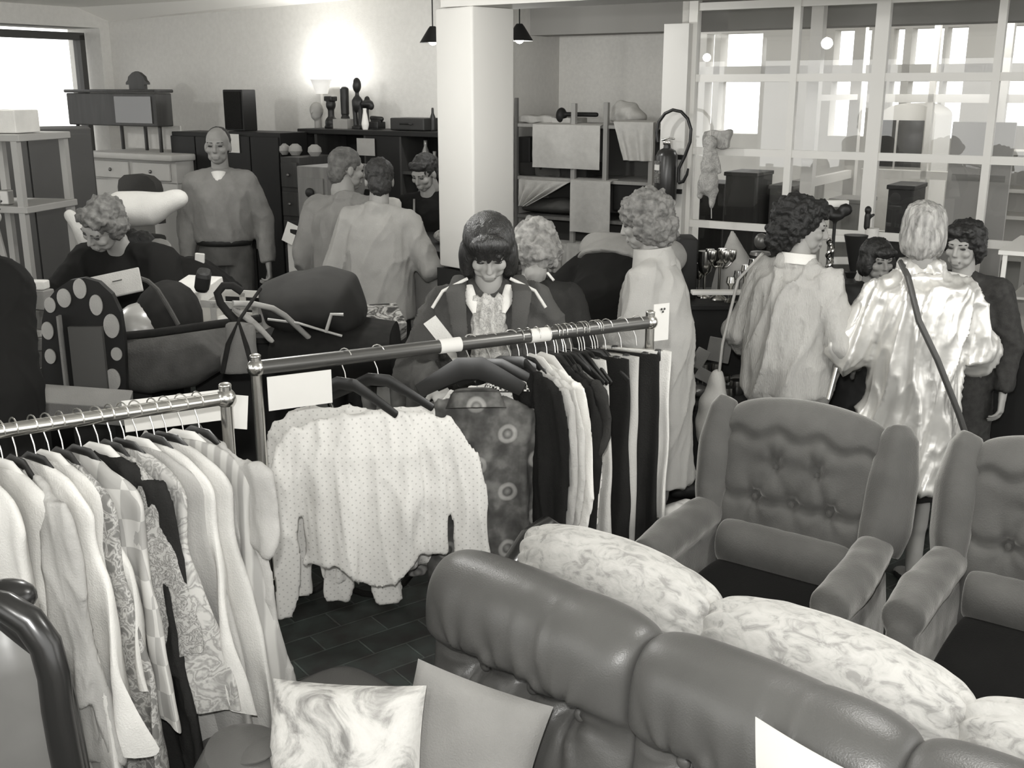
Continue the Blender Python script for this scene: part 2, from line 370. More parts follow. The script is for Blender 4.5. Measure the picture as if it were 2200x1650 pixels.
# outside: hedge of trees beyond the far windows
random.seed(3)
tm = mat('hazy_foliage', .16, .9, .1, 'plain', .1, 12)
for i, (a, b, c) in enumerate(((5.2, 9.5, 2.2), (7.0, 10, 2.5), (8.8, 9.4, 2.3), (10.6, 11, 2.55), (12.4, 10, 2.2), (14.2, 11, 2.4))):
    p = R(a*1.9-3, b+5); mb = MB()
    for k in range(9): mb.ell((p.x+random.uniform(-.9, .9), p.y+random.uniform(-.5, .5), c-1.6+random.uniform(-.4, .3)), random.uniform(.5, .7))
    e = empty('tree', ['hazy leftmost tree beyond the far windows', 'hazy second tree from the left beyond the far windows', 'hazy third tree from the left beyond the far windows', 'hazy third tree from the right beyond the far windows', 'hazy second tree from the right beyond the far windows', 'hazy rightmost tree beyond the far windows'][i], 'tree', (p.x, p.y, 0), 0, 'trees beyond the far windows')
    mb.build('crown', tm, e, world=True, remesh=.07, disp=nz(.12, 4, seed=i)); MB().cap((p.x, p.y, -.3), (p.x, p.y, .9), .12).build('trunk', darkm, e, world=True)
st('ground', MB().box((6, 22, -.12), (60, 40, .1)), mat('grass_ground', .15))
# ================= PEOPLE =================
def skin(v): return mat('skin_%d' % int(v*100), v, .6, .35, 'plain', v*.9, 14)
eyem = mat('eye_dark', .02, .2, .5); lipm = mat('lips', .15, .5, .3); browm = mat('eyebrow', .04)
def hand(mb, wrist, dirv, palm_n, side, curl=.5, k=1., grip=False):
    """five-fingered hand; dirv points to the fingers, palm_n out of the palm, side=+1 thumb towards dir x palm_n"""
    d = V(dirv).normalized(); n = V(palm_n); n = (n - d*n.dot(d)).normalized(); s = d.cross(n)*side
    w = V(wrist); kn = w + d*.085*k
    mb.cap(w - d*.02*k, w + d*.03*k, (.029*k, .021*k), (.036*k, .018*k), side=s)
    mb.cap(w + d*.03*k, kn, (.037*k, .016*k), (.041*k, .014*k), side=s)
    for i, (off, ln) in enumerate(((.030, .068), (.0105, .078), (-.0105, .072), (-.030, .056))):
        p = kn + s*off*k; a = curl*(.8+.12*i); r = .0092*k
        for j, f in enumerate((.45, .32, .23)):
            q = p + (d*math.cos(a) + n*math.sin(a))*ln*f*1.05*k; mb.cap(p, q, r, r*.9, seg=8); p = q; r *= .9; a += curl*.9
    p = w + s*.026*k + d*.022*k; a = .85
    for f in (.038, .032, .026):
        q = p + (d*math.cos(a) + s*math.sin(a) + n*.45*curl).normalized()*f*k; mb.cap(p, q, .0115*k, .0098*k, seg=8); p = q; a -= .32
def person(name, label, loc, h, yaw, hv=.3, lean=0., bend=0., twist=0., head_yaw=0., head_pitch=0., head_roll=0., J={}, legs=True, sh=1., hands=(1, 1), face=True, female=True, hand_dir=None, curl=.5, group=None, leg_v=None):
    """local frame faces -Y; x is the person's left-hand side seen from behind / image right seen from the front"""
    e = empty('person', label, 'person', (0, 0, 0), yaw)
    D = dict(pel=(0, 0, .95), wai=(0, -.005, 1.10), che=(0, 0, 1.28), nec=(0, .012, 1.415), hb=(0, 0, 1.50), hd=(0, -.018, 1.59),
             shL=(-.165*sh, .005, 1.385), shR=(.165*sh, .005, 1.385), elL=(-.225*sh, .03, 1.11), elR=(.225*sh, .03, 1.11), wrL=(-.235*sh, -.06, .87), wrR=(.235*sh, -.06, .87),
             hipL=(-.085, 0, .92), hipR=(.085, 0, .92), knL=(-.09, -.01, .5), knR=(.09, -.01, .5), anL=(-.09, .02, .085), anR=(.09, .02, .085))
    D = {a: V(b) for a, b in D.items()}
    Rl = Mx.Rotation(lean, 3, 'X'); Rb = Mx.Rotation(bend, 3, 'X'); Rt = Mx.Rotation(twist, 3, 'Z')
    for a in ('wai', 'che', 'nec', 'hb', 'hd', 'shL', 'shR', 'elL', 'elR', 'wrL', 'wrR'):
        p = D[a] - V((0, 0, .95))
        if a not in ('wai',): p = V((0, 0, .17)) + Rb @ (Rt @ (p - V((0, 0, .17))))
        D[a] = V((0, 0, .95)) + Rl @ p
    HR0 = Rl @ Rb @ Rt
    for a, b in J.items(): D[a] = V(b)
    tp = at(*loc); k = tp.z/D['hd'].z; e['k'] = round(k, 3); D = {a: b*k for a, b in D.items()}
    q_ = Mx.Rotation(yaw, 3, 'Z') @ D['hd']; e.location = (tp.x-q_.x, tp.y-q_.y, 0); print('person k', round(k, 2), label[:50]); del e['k']
    up = (D['nec'] - D['che']).normalized(); sx = (D['shR'] - D['shL']).normalized()
    HR = HR0 @ Mx.Rotation(head_yaw, 3, 'Z') @ Mx.Rotation(head_pitch, 3, 'X') @ Mx.Rotation(head_roll, 3, 'Y')
    D['HM'] = Mx.Translation(D['hd']) @ HR.to_4x4() @ Mx.Scale(k, 4); D['k'] = k; D['sx'] = sx; D['e'] = e; D['female'] = female
    sm_ = skin(hv)
    b = MB()
    b.loft([(D['pel'] - V((0, 0, .07*k)), .13*k, .10*k), (D['pel'], .155*k, .11*k), (D['wai'], .13*k, .095*k), (D['che'], .15*k, .105*k), (D['nec']*.75 + D['che']*.25, .11*k, .06*k), (D['nec'], .07*k, .055*k)], 20, sx)
    b.cap(D['shL'], D['shR'], .042*k)
    b.cap(D['nec'] - up*.03*k, D['hb'] + up*.02*k, .056*k, .052*k)
    for s in 'LR':
        b.cap(D['sh'+s], D['el'+s], .038*k, .036*k); b.cap(D['el'+s], D['wr'+s], .038*k, .026*k)
        if legs:
            b.cap(D['hip'+s], D['kn'+s], .085*k, .055*k); b.cap(D['kn'+s], D['an'+s] + V((0, .0, 0)), .054*k, .034*k)
            b.cap(D['kn'+s]*.75 + D['an'+s]*.25 + V((0, .015, 0)), D['kn'+s]*.5 + D['an'+s]*.5 + V((0, .01, 0)), .05*k, .045*k)
            b.cap(D['an'+s] + V((0, .02, -.035))*k, D['an'+s] + V((0, -.15, -.058))*k, (.036*k, .032*k), (.04*k, .024*k), side=(1, 0, 0))
    t = b.build('b', sm_, None, remesh=.013, sm=2)
    hb = MB(D['HM'])      # head, metres for a 1.7 m person, faces -Y
    hb.ell((0, .012, .03), (.073, .092, .088)); hb.ell((0, -.022, -.03), (.060, .066, .078)); hb.ell((0, -.052, -.083), (.030, .028, .022))
    hb.cap((-.026, -.066, .025), (.026, -.066, .025), .024); hb.cap((0, -.086, .018), (0, -.104, -.024), .008, .0105, seg=8); hb.ell((0, -.097, -.028), (.0145, .011, .008))
    for s in (-1, 1):
        hb.ell((s*.038, -.062, -.02), (.024, .024, .022)); hb.ell((s*.074, .004, -.008), (.010, .019, .03)); hb.ell((s*.03, -.04, -.06), (.026, .03, .026))
    hb.cap((-.015, -.084, -.056), (.015, -.084, -.056), .0085); hb.cap((-.012, -.082, -.069), (.012, -.082, -.069), .009)
    hb.cap((0, .022, -.05), (0, .034, -.13), .052, .052)
    t2 = hb.build('h', sm_, None, remesh=.0055*k, sm=2)
    hh = MB()
    if hands:
        for s, sg, on in (('L', 1, hands[0]), ('R', -1, hands[1])):
            if not on: continue
            dv = (D['wr'+s] - D['el'+s]).normalized()
            if hand_dir and hand_dir.get(s): dv = V(hand_dir[s][0]).normalized(); pn = hand_dir[s][1]
            else: pn = (sg, 0, 0) if abs(dv.x) < .7 else (0, 0, -1)
            hand(hh, D['wr'+s] + dv*.015, dv, pn, -sg if s == 'L' else -sg, curl, k)
    # join the three islands into one body mesh
    vs = []; fs = []
    obs = [t, t2] + ([hh.build('q', sm_, None, remesh=.0042*k, sm=1)] if hh.v else [])
    for o in obs:
        n = len(vs); vs += [x.co.copy() for x in o.data.vertices]; fs += [tuple(i+n for i in p.vertices) for p in o.data.polygons]; bpy.data.objects.remove(o)
    B = MB(); B.v, B.f = vs, fs; body = B.build('body', sm_, e, smooth='all')
    if face:
        for s in (-1, 1):
            MB(D['HM']).ell((s*.031, -.079, .006), (.0145, .0075, .0058), seg=12).build('eye', eyem, body)
            MB(D['HM']).cap((s*.016, -.091, .026), (s*.047, -.078, .028), (.0032, .0032), seg=6).build('eyebrow', browm, body)
        f = MB(D['HM']); f.cap((-.021, -.083, -.0625), (.021, -.083, -.0625), (.0055, .0065), seg=8); f.build('lips', lipm, body)
    return D
def hair(D, m, parts, amp=.006, fr=60, seed=0., vox=.007, name='hair', fz=None, extra=None, sm=1):
    b = MB(D['HM'])
    for p in parts:
        if len(p) == 2: b.ell(*p)
        else: b.cap(*p)
    fn = nz(amp, fr, fr, fz, seed, 2)
    if extra: fn = dsum(fn, extra)
    return b.build(name, m, D['e'], remesh=vox, sm=sm, disp=fn)
CAPH = [((0, .022, .042), (.083, .098, .088)), ((0, .06, -.02), (.068, .055, .075))]
CURL = [((0, .02, .05), (.112, .118, .10)), ((0, .055, -.03), (.098, .085, .09)), ((-.085, .02, -.01), (.04, .06, .07)), ((.085, .02, -.01), (.04, .06, .07)), ((0, -.05, .085), (.075, .04, .04))]
def ridge(amp, fx, fz, seed=0.):
    def f(p):
        q = V((p.x*fx+seed+p.z*1.5, p.y*fx-seed, p.z*fz+p.x*2)); return amp*((1-abs(NZ.noise(q)))**6*1.5 - .4) + amp*.5*((1-abs(NZ.noise(q*2.3)))**6 - .3)
    return f
def torso(D, m, rings, arms=(.062, .052, .042), name='jacket', noise=(.006, 7, 7, 5), sleeve=(1., 1.), seed=0., vox=.011, neckr=.075, collar=None, shr=.058, off=(0, 0), extra=None, sm=3):
    """rings: list of (joint/height, a, b) from hem to chest"""
    k = D['k']; b = MB(); rr = []
    for s in 'LR': b.ell(D['sh'+s] - (D['sh'+s]-D['nec'])*.12 + V((0, 0, -.025*k)), (arms[0]*1.0*k, arms[0]*.95*k, arms[0]*.85*k))
    for j, a, bb in rings:
        if isinstance(j, (int, float)):
            c = D['pel'].copy(); c.z = j*k; c.x += off[0]; c.y += off[1]
        else: c = D[j].copy()
        rr.append((c, a*k, bb*k))
    rr += [(D['nec']*.6 + D['che']*.4, rr[-1][1]*.97, rr[-1][2]*.82), (D['nec'] + V((0, 0, .012*k)), neckr*k, neckr*.85*k)]
    b.loft(rr, 26, D['sx'])
    b.cap(D['shL'], D['nec'], shr*k, shr*.85*k); b.cap(D['shR'], D['nec'], shr*k, shr*.85*k)
    for s, sl in zip('LR', sleeve):
        if not sl: continue
        dr = V((0, 0, -(arms[0]-.052)*k*.55)) - (D['sh'+s] - D['nec'])*.10
        b.cap(D['sh'+s] + dr, D['el'+s], (arms[0]*k, arms[0]*.85*k), (arms[1]*k, arms[1]*k), side=(D['sh'+s]-D['nec']))
        if sl > .5:
            d = D['wr'+s] - D['el'+s]; q = D['el'+s] + d*(sl*1.0)
            b.cap(D['el'+s], q - d.normalized()*arms[2]*k, arms[1]*k, arms[2]*k); b.fru(q - d.normalized()*.06*k, q, arms[2]*k*.98, arms[2]*k*.9)
    if collar: b.loft([(D['nec'] + V((0, 0, .0)), collar[0]*k, collar[0]*.95*k), (D['nec']*.45 + D['hb']*.55, collar[1]*k, collar[1]*k)], 22, D['sx'])
    a_, fx, fy, fz = noise
    fn = dsum(nz(a_*1.6, fx, fy, fz, seed, 2), ridge(a_*1.5, fx*.9, fz*1.1, seed+5))
    if extra: fn = dsum(fn, extra)
    return b.build(name, m, D['e'], remesh=vox, sm=sm, disp=fn)
def skirt(D, m, z0, z1, r0, r1, name='skirt', noise=(.006, 14, 14, 1)):
    k = D['k']; c = D['pel']; b = MB()
    b.loft([((c.x, c.y, z1*k), r1[0]*k, r1[1]*k), ((c.x, c.y, (z0*.35+z1*.65)*k), (r0[0]*.35+r1[0]*.65)*k*1.02, (r0[1]*.35+r1[1]*.65)*k*1.02), ((c.x, c.y, z0*k), r0[0]*k, r0[1]*k)], 30, (1, 0, 0))
    return b.build(name, m, D['e'], remesh=.012, sm=2, disp=nz(*noise))
def trousers(D, m, noise=(.006, 12, 12, 8), z=0.1, r=(.095, .07, .062), name='trousers'):
    k = D['k']; b = MB()
    b.loft([(D['pel'] - V((0, 0, .10*k)), .145*k, .11*k), (D['pel'], .165*k, .12*k), (D['pel'] + V((0, 0, .09*k)), .145*k, .105*k)], 22, D['sx'])
    for s in 'LR':
        b.cap(D['hip'+s], D['kn'+s], r[0]*k, r[1]*k); b.fru(D['kn'+s], D['an'+s] + V((0, 0, -.03*k)), r[1]*k, r[2]*k)
    return b.build(name, m, D['e'], remesh=.012, sm=2, disp=nz(*noise))
def shoes(D, m, heel=.0):
    k = D['k']
    for s in 'LR':
        b = MB(); a = D['an'+s]
        b.loft([(a + V((0, .045, -.045))*k, .034*k, .030*k), (a + V((0, -.04, -.05))*k, .041*k, .030*k), (a + V((0, -.13, -.062))*k, .043*k, .022*k), (a + V((0, -.175, -.068))*k, .025*k, .014*k)], 16, (1, 0, 0), True)
        b.build('shoe', m, D['e'], remesh=.007, sm=1)
def strip(D, m, pts, wdt, name, th=.004, par=None):
    """flat band through points (local)"""
    b = MB(); b.tube([V(p) for p in pts], wdt, 8, flat=th/wdt); return b.build(name, m, par or D['e'])

def put(px, py, Y):           # feet position under a pixel at depth Y
    p = at(px, py, Y); return (p.x, p.y, 0.)
cl = lambda nm, v, **kw: mat(nm, v, kw.pop('rough', .9), kw.pop('spec', .12), kw.pop('pat', 'plain'), kw.pop('v2', v*.85), kw.pop('scale', 9), kw.pop('bump', .25), kw.pop('bscale', 220), **kw)

# --- woman in the long jacket behind the clothes rail
D = person('woman', 'person in dark padded jacket with pale shoulder piping, looking down behind the rail', (1050, 535, 3.72), 1.70, 0.02, .33, lean=.05, bend=.10, head_pitch=.42, head_yaw=.03,
           J=dict(elL=(-.275, -.06, 1.10), elR=(.265, -.04, 1.10), wrL=(-.19, -.27, 1.12), wrR=(.13, -.24, 1.0)), sh=1.05, hand_dir={'L': ((.3, -.75, -.25), (.2, -.3, -1))}, curl=.7)
jm = cl('padded_jacket', .085, v2=.06, scale=6)
torso(D, jm, [(.62, .21, .15), (.82, .215, .155), ('wai', .205, .15), ('che', .225, .15)], (.088, .085, .06), 'jacket', (.0075, 9, 9, 4), seed=2.3, vox=.009, shr=.068, neckr=.095)
k = D['k']; n_ = D['nec']; c_ = D['che']
b = MB()       # open neck with frilled blouse
b.loft([(c_ + V((.01, -.148, -.16)), .06, .02), (c_ + V((.0, -.150, -.02)), .075, .022), (n_ + V((0, -.105, .005)), .055, .02)], 20, (1, 0, 0))
b.build('frilled_blouse', cl('frill', .5, pat='floral', v2=.3, scale=34), D['e'], remesh=.006, sm=1, disp=nz(.02, 50, 20, 14, 4, 2))
for s in (-1, 1): MB().loft([(n_ + V((s*.070, -.065, .035)), .014, .007), (n_ + V((s*.062, -.118, -.005)), .022, .007), (n_ + V((s*.05, -.150, -.045)), .006, .005)], 10, (1, .2*s, 0)).build('collar_point', cl('white_collar', .72), D['e'])
for s in (-1, 1): MB().loft([(n_ + V((s*.10, .0, .055)), .03, .012), (n_ + V((s*.115, -.12, .02)), .036, .012), (n_ + V((s*.10, -.180, -.10)), .03, .009), (n_ + V((s*.085, -.185, -.26)), .012, .006)], 14, (1, 0, 0)).build('lapel', jm, D['e'], remesh=.006, sm=1)
for s in ('L', 'R'):
    p, q = D['nec'], D['sh'+s]; sg = -1 if s == 'L' else 1
    strip(D, cl('piping', .7), [p*.55 + q*.45 + V((0, -.055, .072)), p*.1 + q*.9 + V((sg*.01, -.088, .048)), q + V((sg*.03, -.105, -.005))], .0065, 'piping', .006)
b = MB(); b.box(c_ + V((-.135, -.185, -.02)), (.05, .004, .23), Mx.Rotation(-.62, 4, 'Y') @ Mx.Rotation(.15, 4, 'X')); b.build('paper_slip', cl('paper', .72), D['e'], smooth=False)
hm = mat('glossy_dark_hair', .014, .36, .7, 'plain', .008, 60, .5, 90, stretch=(3, 3, .3))
hair(D, hm, [((0, .015, .04), (.096, .108, .092)), ((0, .05, -.035), (.098, .072, .105)), ((-.075, .0, -.04), (.034, .062, .09)), ((.075, .0, -.04), (.034, .062, .09)), ((0, -.075, .075), (.072, .035, .045)), ((-.03, -.096, .05), (-.04, -.1, .03), .016, .008), ((.03, -.098, .05), (.03, -.1, .028), .016, .008), ((0, -.1, .055), (-.004, -.104, .03), .016, .008)],
     .003, 90, fz=8, vox=.006)

# --- curly haired woman in the long pale coat
D = person('woman', 'person with curly grey hair in a long pale coat at the rail end', (1385, 480, 4.5), 1.67, math.radians(-112), .32, lean=.0, bend=.12, head_pitch=.10, head_yaw=.12, sh=1.0,
           J=dict(elR=(.235, -.05, 1.12), wrR=(.17, -.25, 1.06), elL=(-.235, -.05, 1.12), wrL=(-.17, -.25, 1.06)))
co_ = cl('pale_coat', .42, v2=.36, scale=5)
torso(D, co_, [(.42, .235, .19), (.62, .225, .18), (.85, .205, .165), ('wai', .20, .165), ('che', .19, .145)], (.085, .075, .055), 'coat', (.006, 8, 8, 2.5), seed=5.1, collar=(.092, .072), vox=.010)
shoes(D, cl('dark_shoe', .03))
MB().loft([(D['nec'] + V((0, 0, -.015)), .10, .095), (D['nec'] + V((0, -.008, .03)), .088, .084), (D['nec'] + V((0, -.012, .065)), .082, .078)], 26, (1, 0, 0)).build('collar', co_, D['e'])
hair(D, mat('curly_grey_hair', .22, .7, .3, 'plain', .09, 30, .6, 60), CURL, .016, 42, seed=7, vox=.006, sm=0)
# --- person bending, black and grey jacket
D = person('man', 'person in a black jacket with a grey yoke bending over the linen shelves', (1400, 478, 5.05), 1.68, math.radians(142), .25, lean=.38, bend=.45, head_pitch=.3, sh=1.1, J={})
torso(D, mat('black_jacket', .011, .9, .1), [(.72, .19, .15), ('pel', .19, .15), ('wai', .19, .15), ('che', .205, .145)], (.08, .065, .05), 'jacket', (.004, 6, 6, 6), seed=3)
b = MB(); b.loft([(D['che']*.95 + D['nec']*.05 + V((0, .012, 0)), .235, .165), (D['che']*.55 + D['nec']*.45 + V((0, .012, 0)), .22, .14), (D['nec'] + V((0, .0, .0)), .12, .09)], 26, D['sx']); b.cap(D['shL'], D['shR'], .088)
b.build('yoke', cl('grey_yoke', .26), D['e'], remesh=.011, disp=nz(.004, 9))
trousers(D, darkm); hair(D, mat('dark_hair', .03, .6, .4, 'plain', .015, 40, .5, 80), CAPH, .005, 60)
# --- fair haired person bending behind
D = person('woman', 'person with fluffy fair hair and a dark jacket bending behind the padded jacket woman', (1148, 540, 4.5), 1.60, math.radians(172), .3, lean=.12, bend=.25, head_pitch=.25, head_yaw=.3, sh=1.1,
           J=dict(elR=(.26, .1, 1.05), elL=(-.27, .0, 1.05)))
torso(D, cl('charcoal_jacket', .03), [(.70, .21, .16), ('pel', .21, .16), ('wai', .20, .15), ('che', .21, .14)], (.085, .07, .05), 'jacket', (.005, 6, 6, 6), seed=9)
strip(D, cl('piping', .7), [D['nec'] + V((-.07, .05, .07)), D['nec']*.4 + D['shL']*.6 + V((0, .07, .06))], .006, 'piping', .005)
trousers(D, darkm); hair(D, mat('fair_hair', .34, .75, .3, 'plain', .12, 22, .6, 60), CURL, .018, 34, seed=2, vox=.006, sm=0)
# --- woman in the knitted sweater
D = person('woman', 'person with dark curly hair in a pale ribbed sweater turned to the right', (1728, 490, 4.5), 1.63, math.radians(132), .30, bend=.05, head_yaw=math.radians(-56), head_pitch=.12, sh=1.0,
           J=dict(elL=(-.255, -.0, 1.10), wrL=(-.20, -.22, 1.0), elR=(.27, .02, 1.08), wrR=(.22, -.16, .94)))
kn = mat('ribbed_knit', .44, .95, .1, 'plain', .37, 8, .5, 160, stretch=(1, 1, .3))
torso(D, kn, [(.82, .185, .15), (.86, .215, .17), (.98, .22, .175), ('wai', .21, .165), ('che', .205, .15)], (.082, .075, .05), 'sweater', (.011, 10, 10, 2.2), seed=1.7, vox=.009, collar=(.088, .072))
b = MB(); b.loft([(D['nec'] + V((0, 0, .02)), .082, .078), (D['nec'] + V((0, -.005, .062)), .073, .07)], 24, (1, 0, 0)); b.build('blouse_collar', cl('white_collar', .72), D['e'])
skirt(D, cl('pale_skirt', .38), .92, .5, (.17, .14), (.21, .18))
hair(D, mat('black_curls', .012, .6, .4, 'plain', .008, 50, .6, 70), [((0, .04, .045), (.115, .115, .10)), ((0, .085, -.04), (.1, .075, .10)), ((0, -.04, .09), (.085, .05, .045)), ((-.08, .05, 0), (.045, .06, .08)), ((.08, .05, 0), (.045, .06, .08))], .016, 40, seed=3, vox=.006, sm=0)
b = MB(); b.tube([D['shR'] + V((-.02, .06, .08)), D['shR'] + V((.075, .09, -.04)), D['shR'] + V((.11, .13, -.32)), D['shR'] + V((.12, .13, -.46))], .013, 8, flat=.5)
b.build('bag_strap', cl('bag_strap', .5), D['e'])
b = MB(); b.loft([(D['shR'] + V((.14, .13, -.76)), .085, .06), (D['shR'] + V((.14, .13, -.60)), .075, .055), (D['shR'] + V((.125, .13, -.47)), .03, .03)], 18, (1, 0, 0), True)
b.build('shoulder_bag', cl('pale_bag', .52), D['e'], remesh=.009, disp=nz(.01, 14))
# --- woman in the silver coat
D = person('woman', 'person with blonde hair in a shiny silver coat with a bag strap across the back', (1985, 500, 4.3), 1.62, math.radians(178), .26, bend=.05, head_yaw=math.radians(-22), head_pitch=.12, sh=1.15,
           J=dict(shL=(-.175, .0, 1.335), shR=(.175, .0, 1.335), elL=(-.26, -.03, 1.08), elR=(.27, -.02, 1.08), wrL=(-.22, -.22, 1.03), wrR=(.20, -.22, 1.03), anL=(-.06, .08, .085), anR=(.075, -.12, .085), knL=(-.075, .0, .5), knR=(.08, -.07, .5)))
sv = mat('silver_fabric', .74, .36, .7, 'plain', .56, 4, .5, 9, metal=.5)
torso(D, sv, [(.50, .235, .20), (.62, .225, .19), (.85, .20, .17), ('wai', .20, .165), ('che', .215, .155)], (.085, .095, .05), 'coat', (.014, 9, 9, 2.0), seed=8.4, vox=.009, collar=(.10, .072))
skirt(D, cl('dark_skirt', .02), .9, .44, (.15, .13), (.20, .16)); shoes(D, darkm)
hair(D, mat('blonde_hair', .42, .55, .5, 'plain', .16, 26, .7, 60, stretch=(2, 2, .5)), [((0, .02, .045), (.090, .104, .090)), ((0, .06, -.03), (.084, .066, .095)), ((-.065, .02, -.02), (.03, .06, .08)), ((.065, .02, -.02), (.03, .06, .08))], .008, 55, fz=14, seed=5, vox=.006)
sp = [D['shL'] + V((.045, .04, .09)), D['shL']*.8 + D['nec']*.2 + V((.0, .15, .03))]
w0 = D['wai']; sp = [D['nec']*.5 + D['shR']*.5 + V((0, -.03, .085)), D['nec']*.45 + D['shR']*.55 + V((0, .10, .05)), D['che'] + V((.06, .185, -.02)), w0 + V((-.02, .20, 0)), w0 + V((-.13, .185, -.22)), w0 + V((-.215, .15, -.40))]
st_ = strip(D, mat('bag_strap_dark', .06, .5, .4), sp, .013, 'bag_strap', .012)
b = MB(); b.box(w0 + V((-.25, .14, -.44)), (.12, .10, .03), Mx.Rotation(.5, 4, 'Y'), bev=.02); b.build('handbag', darkm, D['e'])
# --- woman on the right with short dark hair
D = person('woman', 'person with short dark wavy hair in a dark coat talking beside the silver coat', (2070, 530, 4.72), 1.58, math.radians(-38), .36, bend=.12, head_yaw=-.12, head_pitch=-.02, sh=1.1, J={})
torso(D, cl('dark_tweed', .055, v2=.035, scale=40), [(.45, .22, .18), (.62, .21, .17), ('pel', .20, .165), ('wai', .19, .155), ('che', .20, .14)], (.085, .075, .055), 'coat', (.005, 8, 8, 4), seed=6)
b = MB(); b.loft([(D['nec'] + V((-.02, -.085, -.05)), .05, .02), (D['nec'] + V((-.01, -.06, .03)), .06, .03)], 16, (1, 0, 0)); b.build('blouse_collar', cl('white_collar', .72), D['e'])
shoes(D, darkm)
hair(D, mat('dark_wavy_hair', .02, .55, .5, 'plain', .01, 40, .6, 60), [((.0, .025, .05), (.098, .108, .088)), ((0, .07, -.03), (.088, .06, .08)), ((0, -.055, .088), (.08, .045, .035)), ((.08, .02, -.0), (.03, .05, .06)), ((-.08, .02, .01), (.03, .05, .05))], .011, 36, seed=4, vox=.006)
# --- short person behind, dark top
D = person('woman', 'shorter person with dark fringe in a black cape between the sweater and silver coat', (1884, 560, 4.95), 1.42, math.radians(8), .32, bend=.10, head_yaw=.1, sh=1.15, J={})
torso(D, darkm, [(.55, .26, .18), (.85, .24, .17), ('wai', .23, .16), ('che', .21, .14)], (.09, .08, .06), 'cape', (.005, 6, 6, 4), seed=12)
trousers(D, darkm)
hair(D, mat('dark_fringe', .02, .5, .5, 'plain', .012, 40, .5, 80), [((0, .015, .045), (.092, .102, .086)), ((0, .05, -.03), (.09, .065, .09)), ((-.07, -.01, -.02), (.03, .05, .065)), ((.07, -.01, -.02), (.03, .05, .065)), ((0, -.078, .062), (.07, .03, .032))], .006, 60, fz=14, vox=.0065)
# --- two women in tunics at the counter
D = person('woman', 'person in a grey tunic at the counter, left of the two seen from behind', (746, 365, 6.35), 1.72, math.radians(160), .26, bend=.08, head_yaw=-.75, head_pitch=.1, sh=1.12,
           J=dict(elL=(-.33, -.02, 1.13), wrL=(-.16, -.25, 1.16)))
tn = cl('grey_tunic', .21, v2=.17)
torso(D, tn, [(.76, .20, .165), (.86, .21, .17), (1.0, .20, .165), ('che', .20, .15)], (.09, .08, .05), 'tunic', (.006, 8, 8, 2), seed=3.3, collar=(.085, .068))
trousers(D, darkm); hair(D, mat('brown_short_hair', .13, .7, .3, 'plain', .06, 30, .5, 60), CAPH, .006, 50, vox=.008)
b = MB(); b.box((-.25, -.03, 1.35), (.18, .10, .2), bev=.03); b.build('white_shawl', cl('shawl', .6), D['e'])
D = person('woman', 'person in a light grey tunic and dark skirt, right of the two at the counter', (815, 388, 6.1), 1.66, math.radians(168), .27, bend=.05, head_yaw=.35, head_pitch=.1, sh=1.1,
           J=dict(elR=(-.30, -.02, 1.12), elL=(-.29, .02, 1.10), wrL=(-.24, -.22, 1.05)) if False else dict(elL=(-.29, -.02, 1.10), wrL=(-.27, -.24, 1.02), elR=(.27, .02, 1.08)))
torso(D, cl('light_tunic', .33, v2=.28), [(.80, .20, .16), (.88, .205, .165), (1.0, .20, .16), ('che', .20, .15)], (.085, .075, .048), 'tunic', (.006, 8, 8, 2), seed=6.3, collar=(.085, .068), sleeve=(.6, .9))
skirt(D, cl('dark_skirt', .02), .9, .42, (.17, .14), (.19, .16)); hair(D, mat('dark_hair', .03), CAPH, .008, 50, vox=.008); shoes(D, darkm)
# --- dark sweater behind the counter
D = person('man', 'person with a dark sweater and dark hair behind the counter by the column', (912, 372, 7.05), 1.70, math.radians(-20), .28, bend=.2, head_pitch=.25, head_yaw=-.2, female=False, J=dict(elL=(-.24, -.05, 1.08), wrL=(-.14, -.3, 1.02)))
torso(D, mat('black_jacket', .011), [(.8, .18, .13), ('wai', .17, .13), ('che', .19, .14)], (.07, .06, .045), 'sweater', seed=8); trousers(D, darkm)
hair(D, mat('dark_hair', .03), CAPH + [((0, -.05, .08), (.07, .04, .03))], .008, 50, vox=.008)
b = MB(); b.tube([D['nec'] + V((-.05, -.12, 0)), D['che'] + V((-.05, -.15, -.05)), D['wai'] + V((-.05, -.15, 0))], .012, flat=.4); b.build('scarf', cl('scarf', .3), D['e'])
# --- standing man
D = person('man', 'standing person with receding hair in a light shirt and jeans before the black cupboards', (468, 315, 7.3), 1.80, 0.10, .24, head_yaw=-.05, female=False, sh=1.0,
           J=dict(elL=(-.225, .03, 1.12), elR=(.245, .03, 1.12), wrL=(-.235, -.04, .88), wrR=(.27, -.03, .86)), curl=.8)
torso(D, cl('denim_shirt', .22, v2=.18, scale=14), [(.985, .165, .12), (1.02, .19, .14), ('wai', .19, .14), ('che', .20, .14)], (.085, .075, .05), 'shirt', (.0035, 10, 10, 4), seed=7.7, collar=(.085, .07))
b = MB(); b.loft([(D['nec'] + V((-.0, -.10, -.06)), .02, .02), (D['nec'] + V((0, -.065, .02)), .05, .03)], 14, (1, 0, 0)); b.build('undershirt', cl('white_collar', .72), D['e'])
trousers(D, cl('jeans', .10, v2=.07, scale=12)); shoes(D, darkm)
b = MB(); b.tube([(-.16*D['k'], -.02, 1.0*D['k'])] + [(.168*D['k']*math.cos(t), .125*D['k']*math.sin(t), .995*D['k']) for t in [PI + PI*2*i/24 for i in range(24)]], .014, 8, flat=1.6); b.build('belt', darkm, D['e'])
hair(D, mat('short_dark_hair', .05, .8, .2, 'plain', .03, 40), [((0, .035, .045), (.077, .085, .078)), ((0, .05, -.0), (.074, .06, .06))], .003, 60, vox=.008)
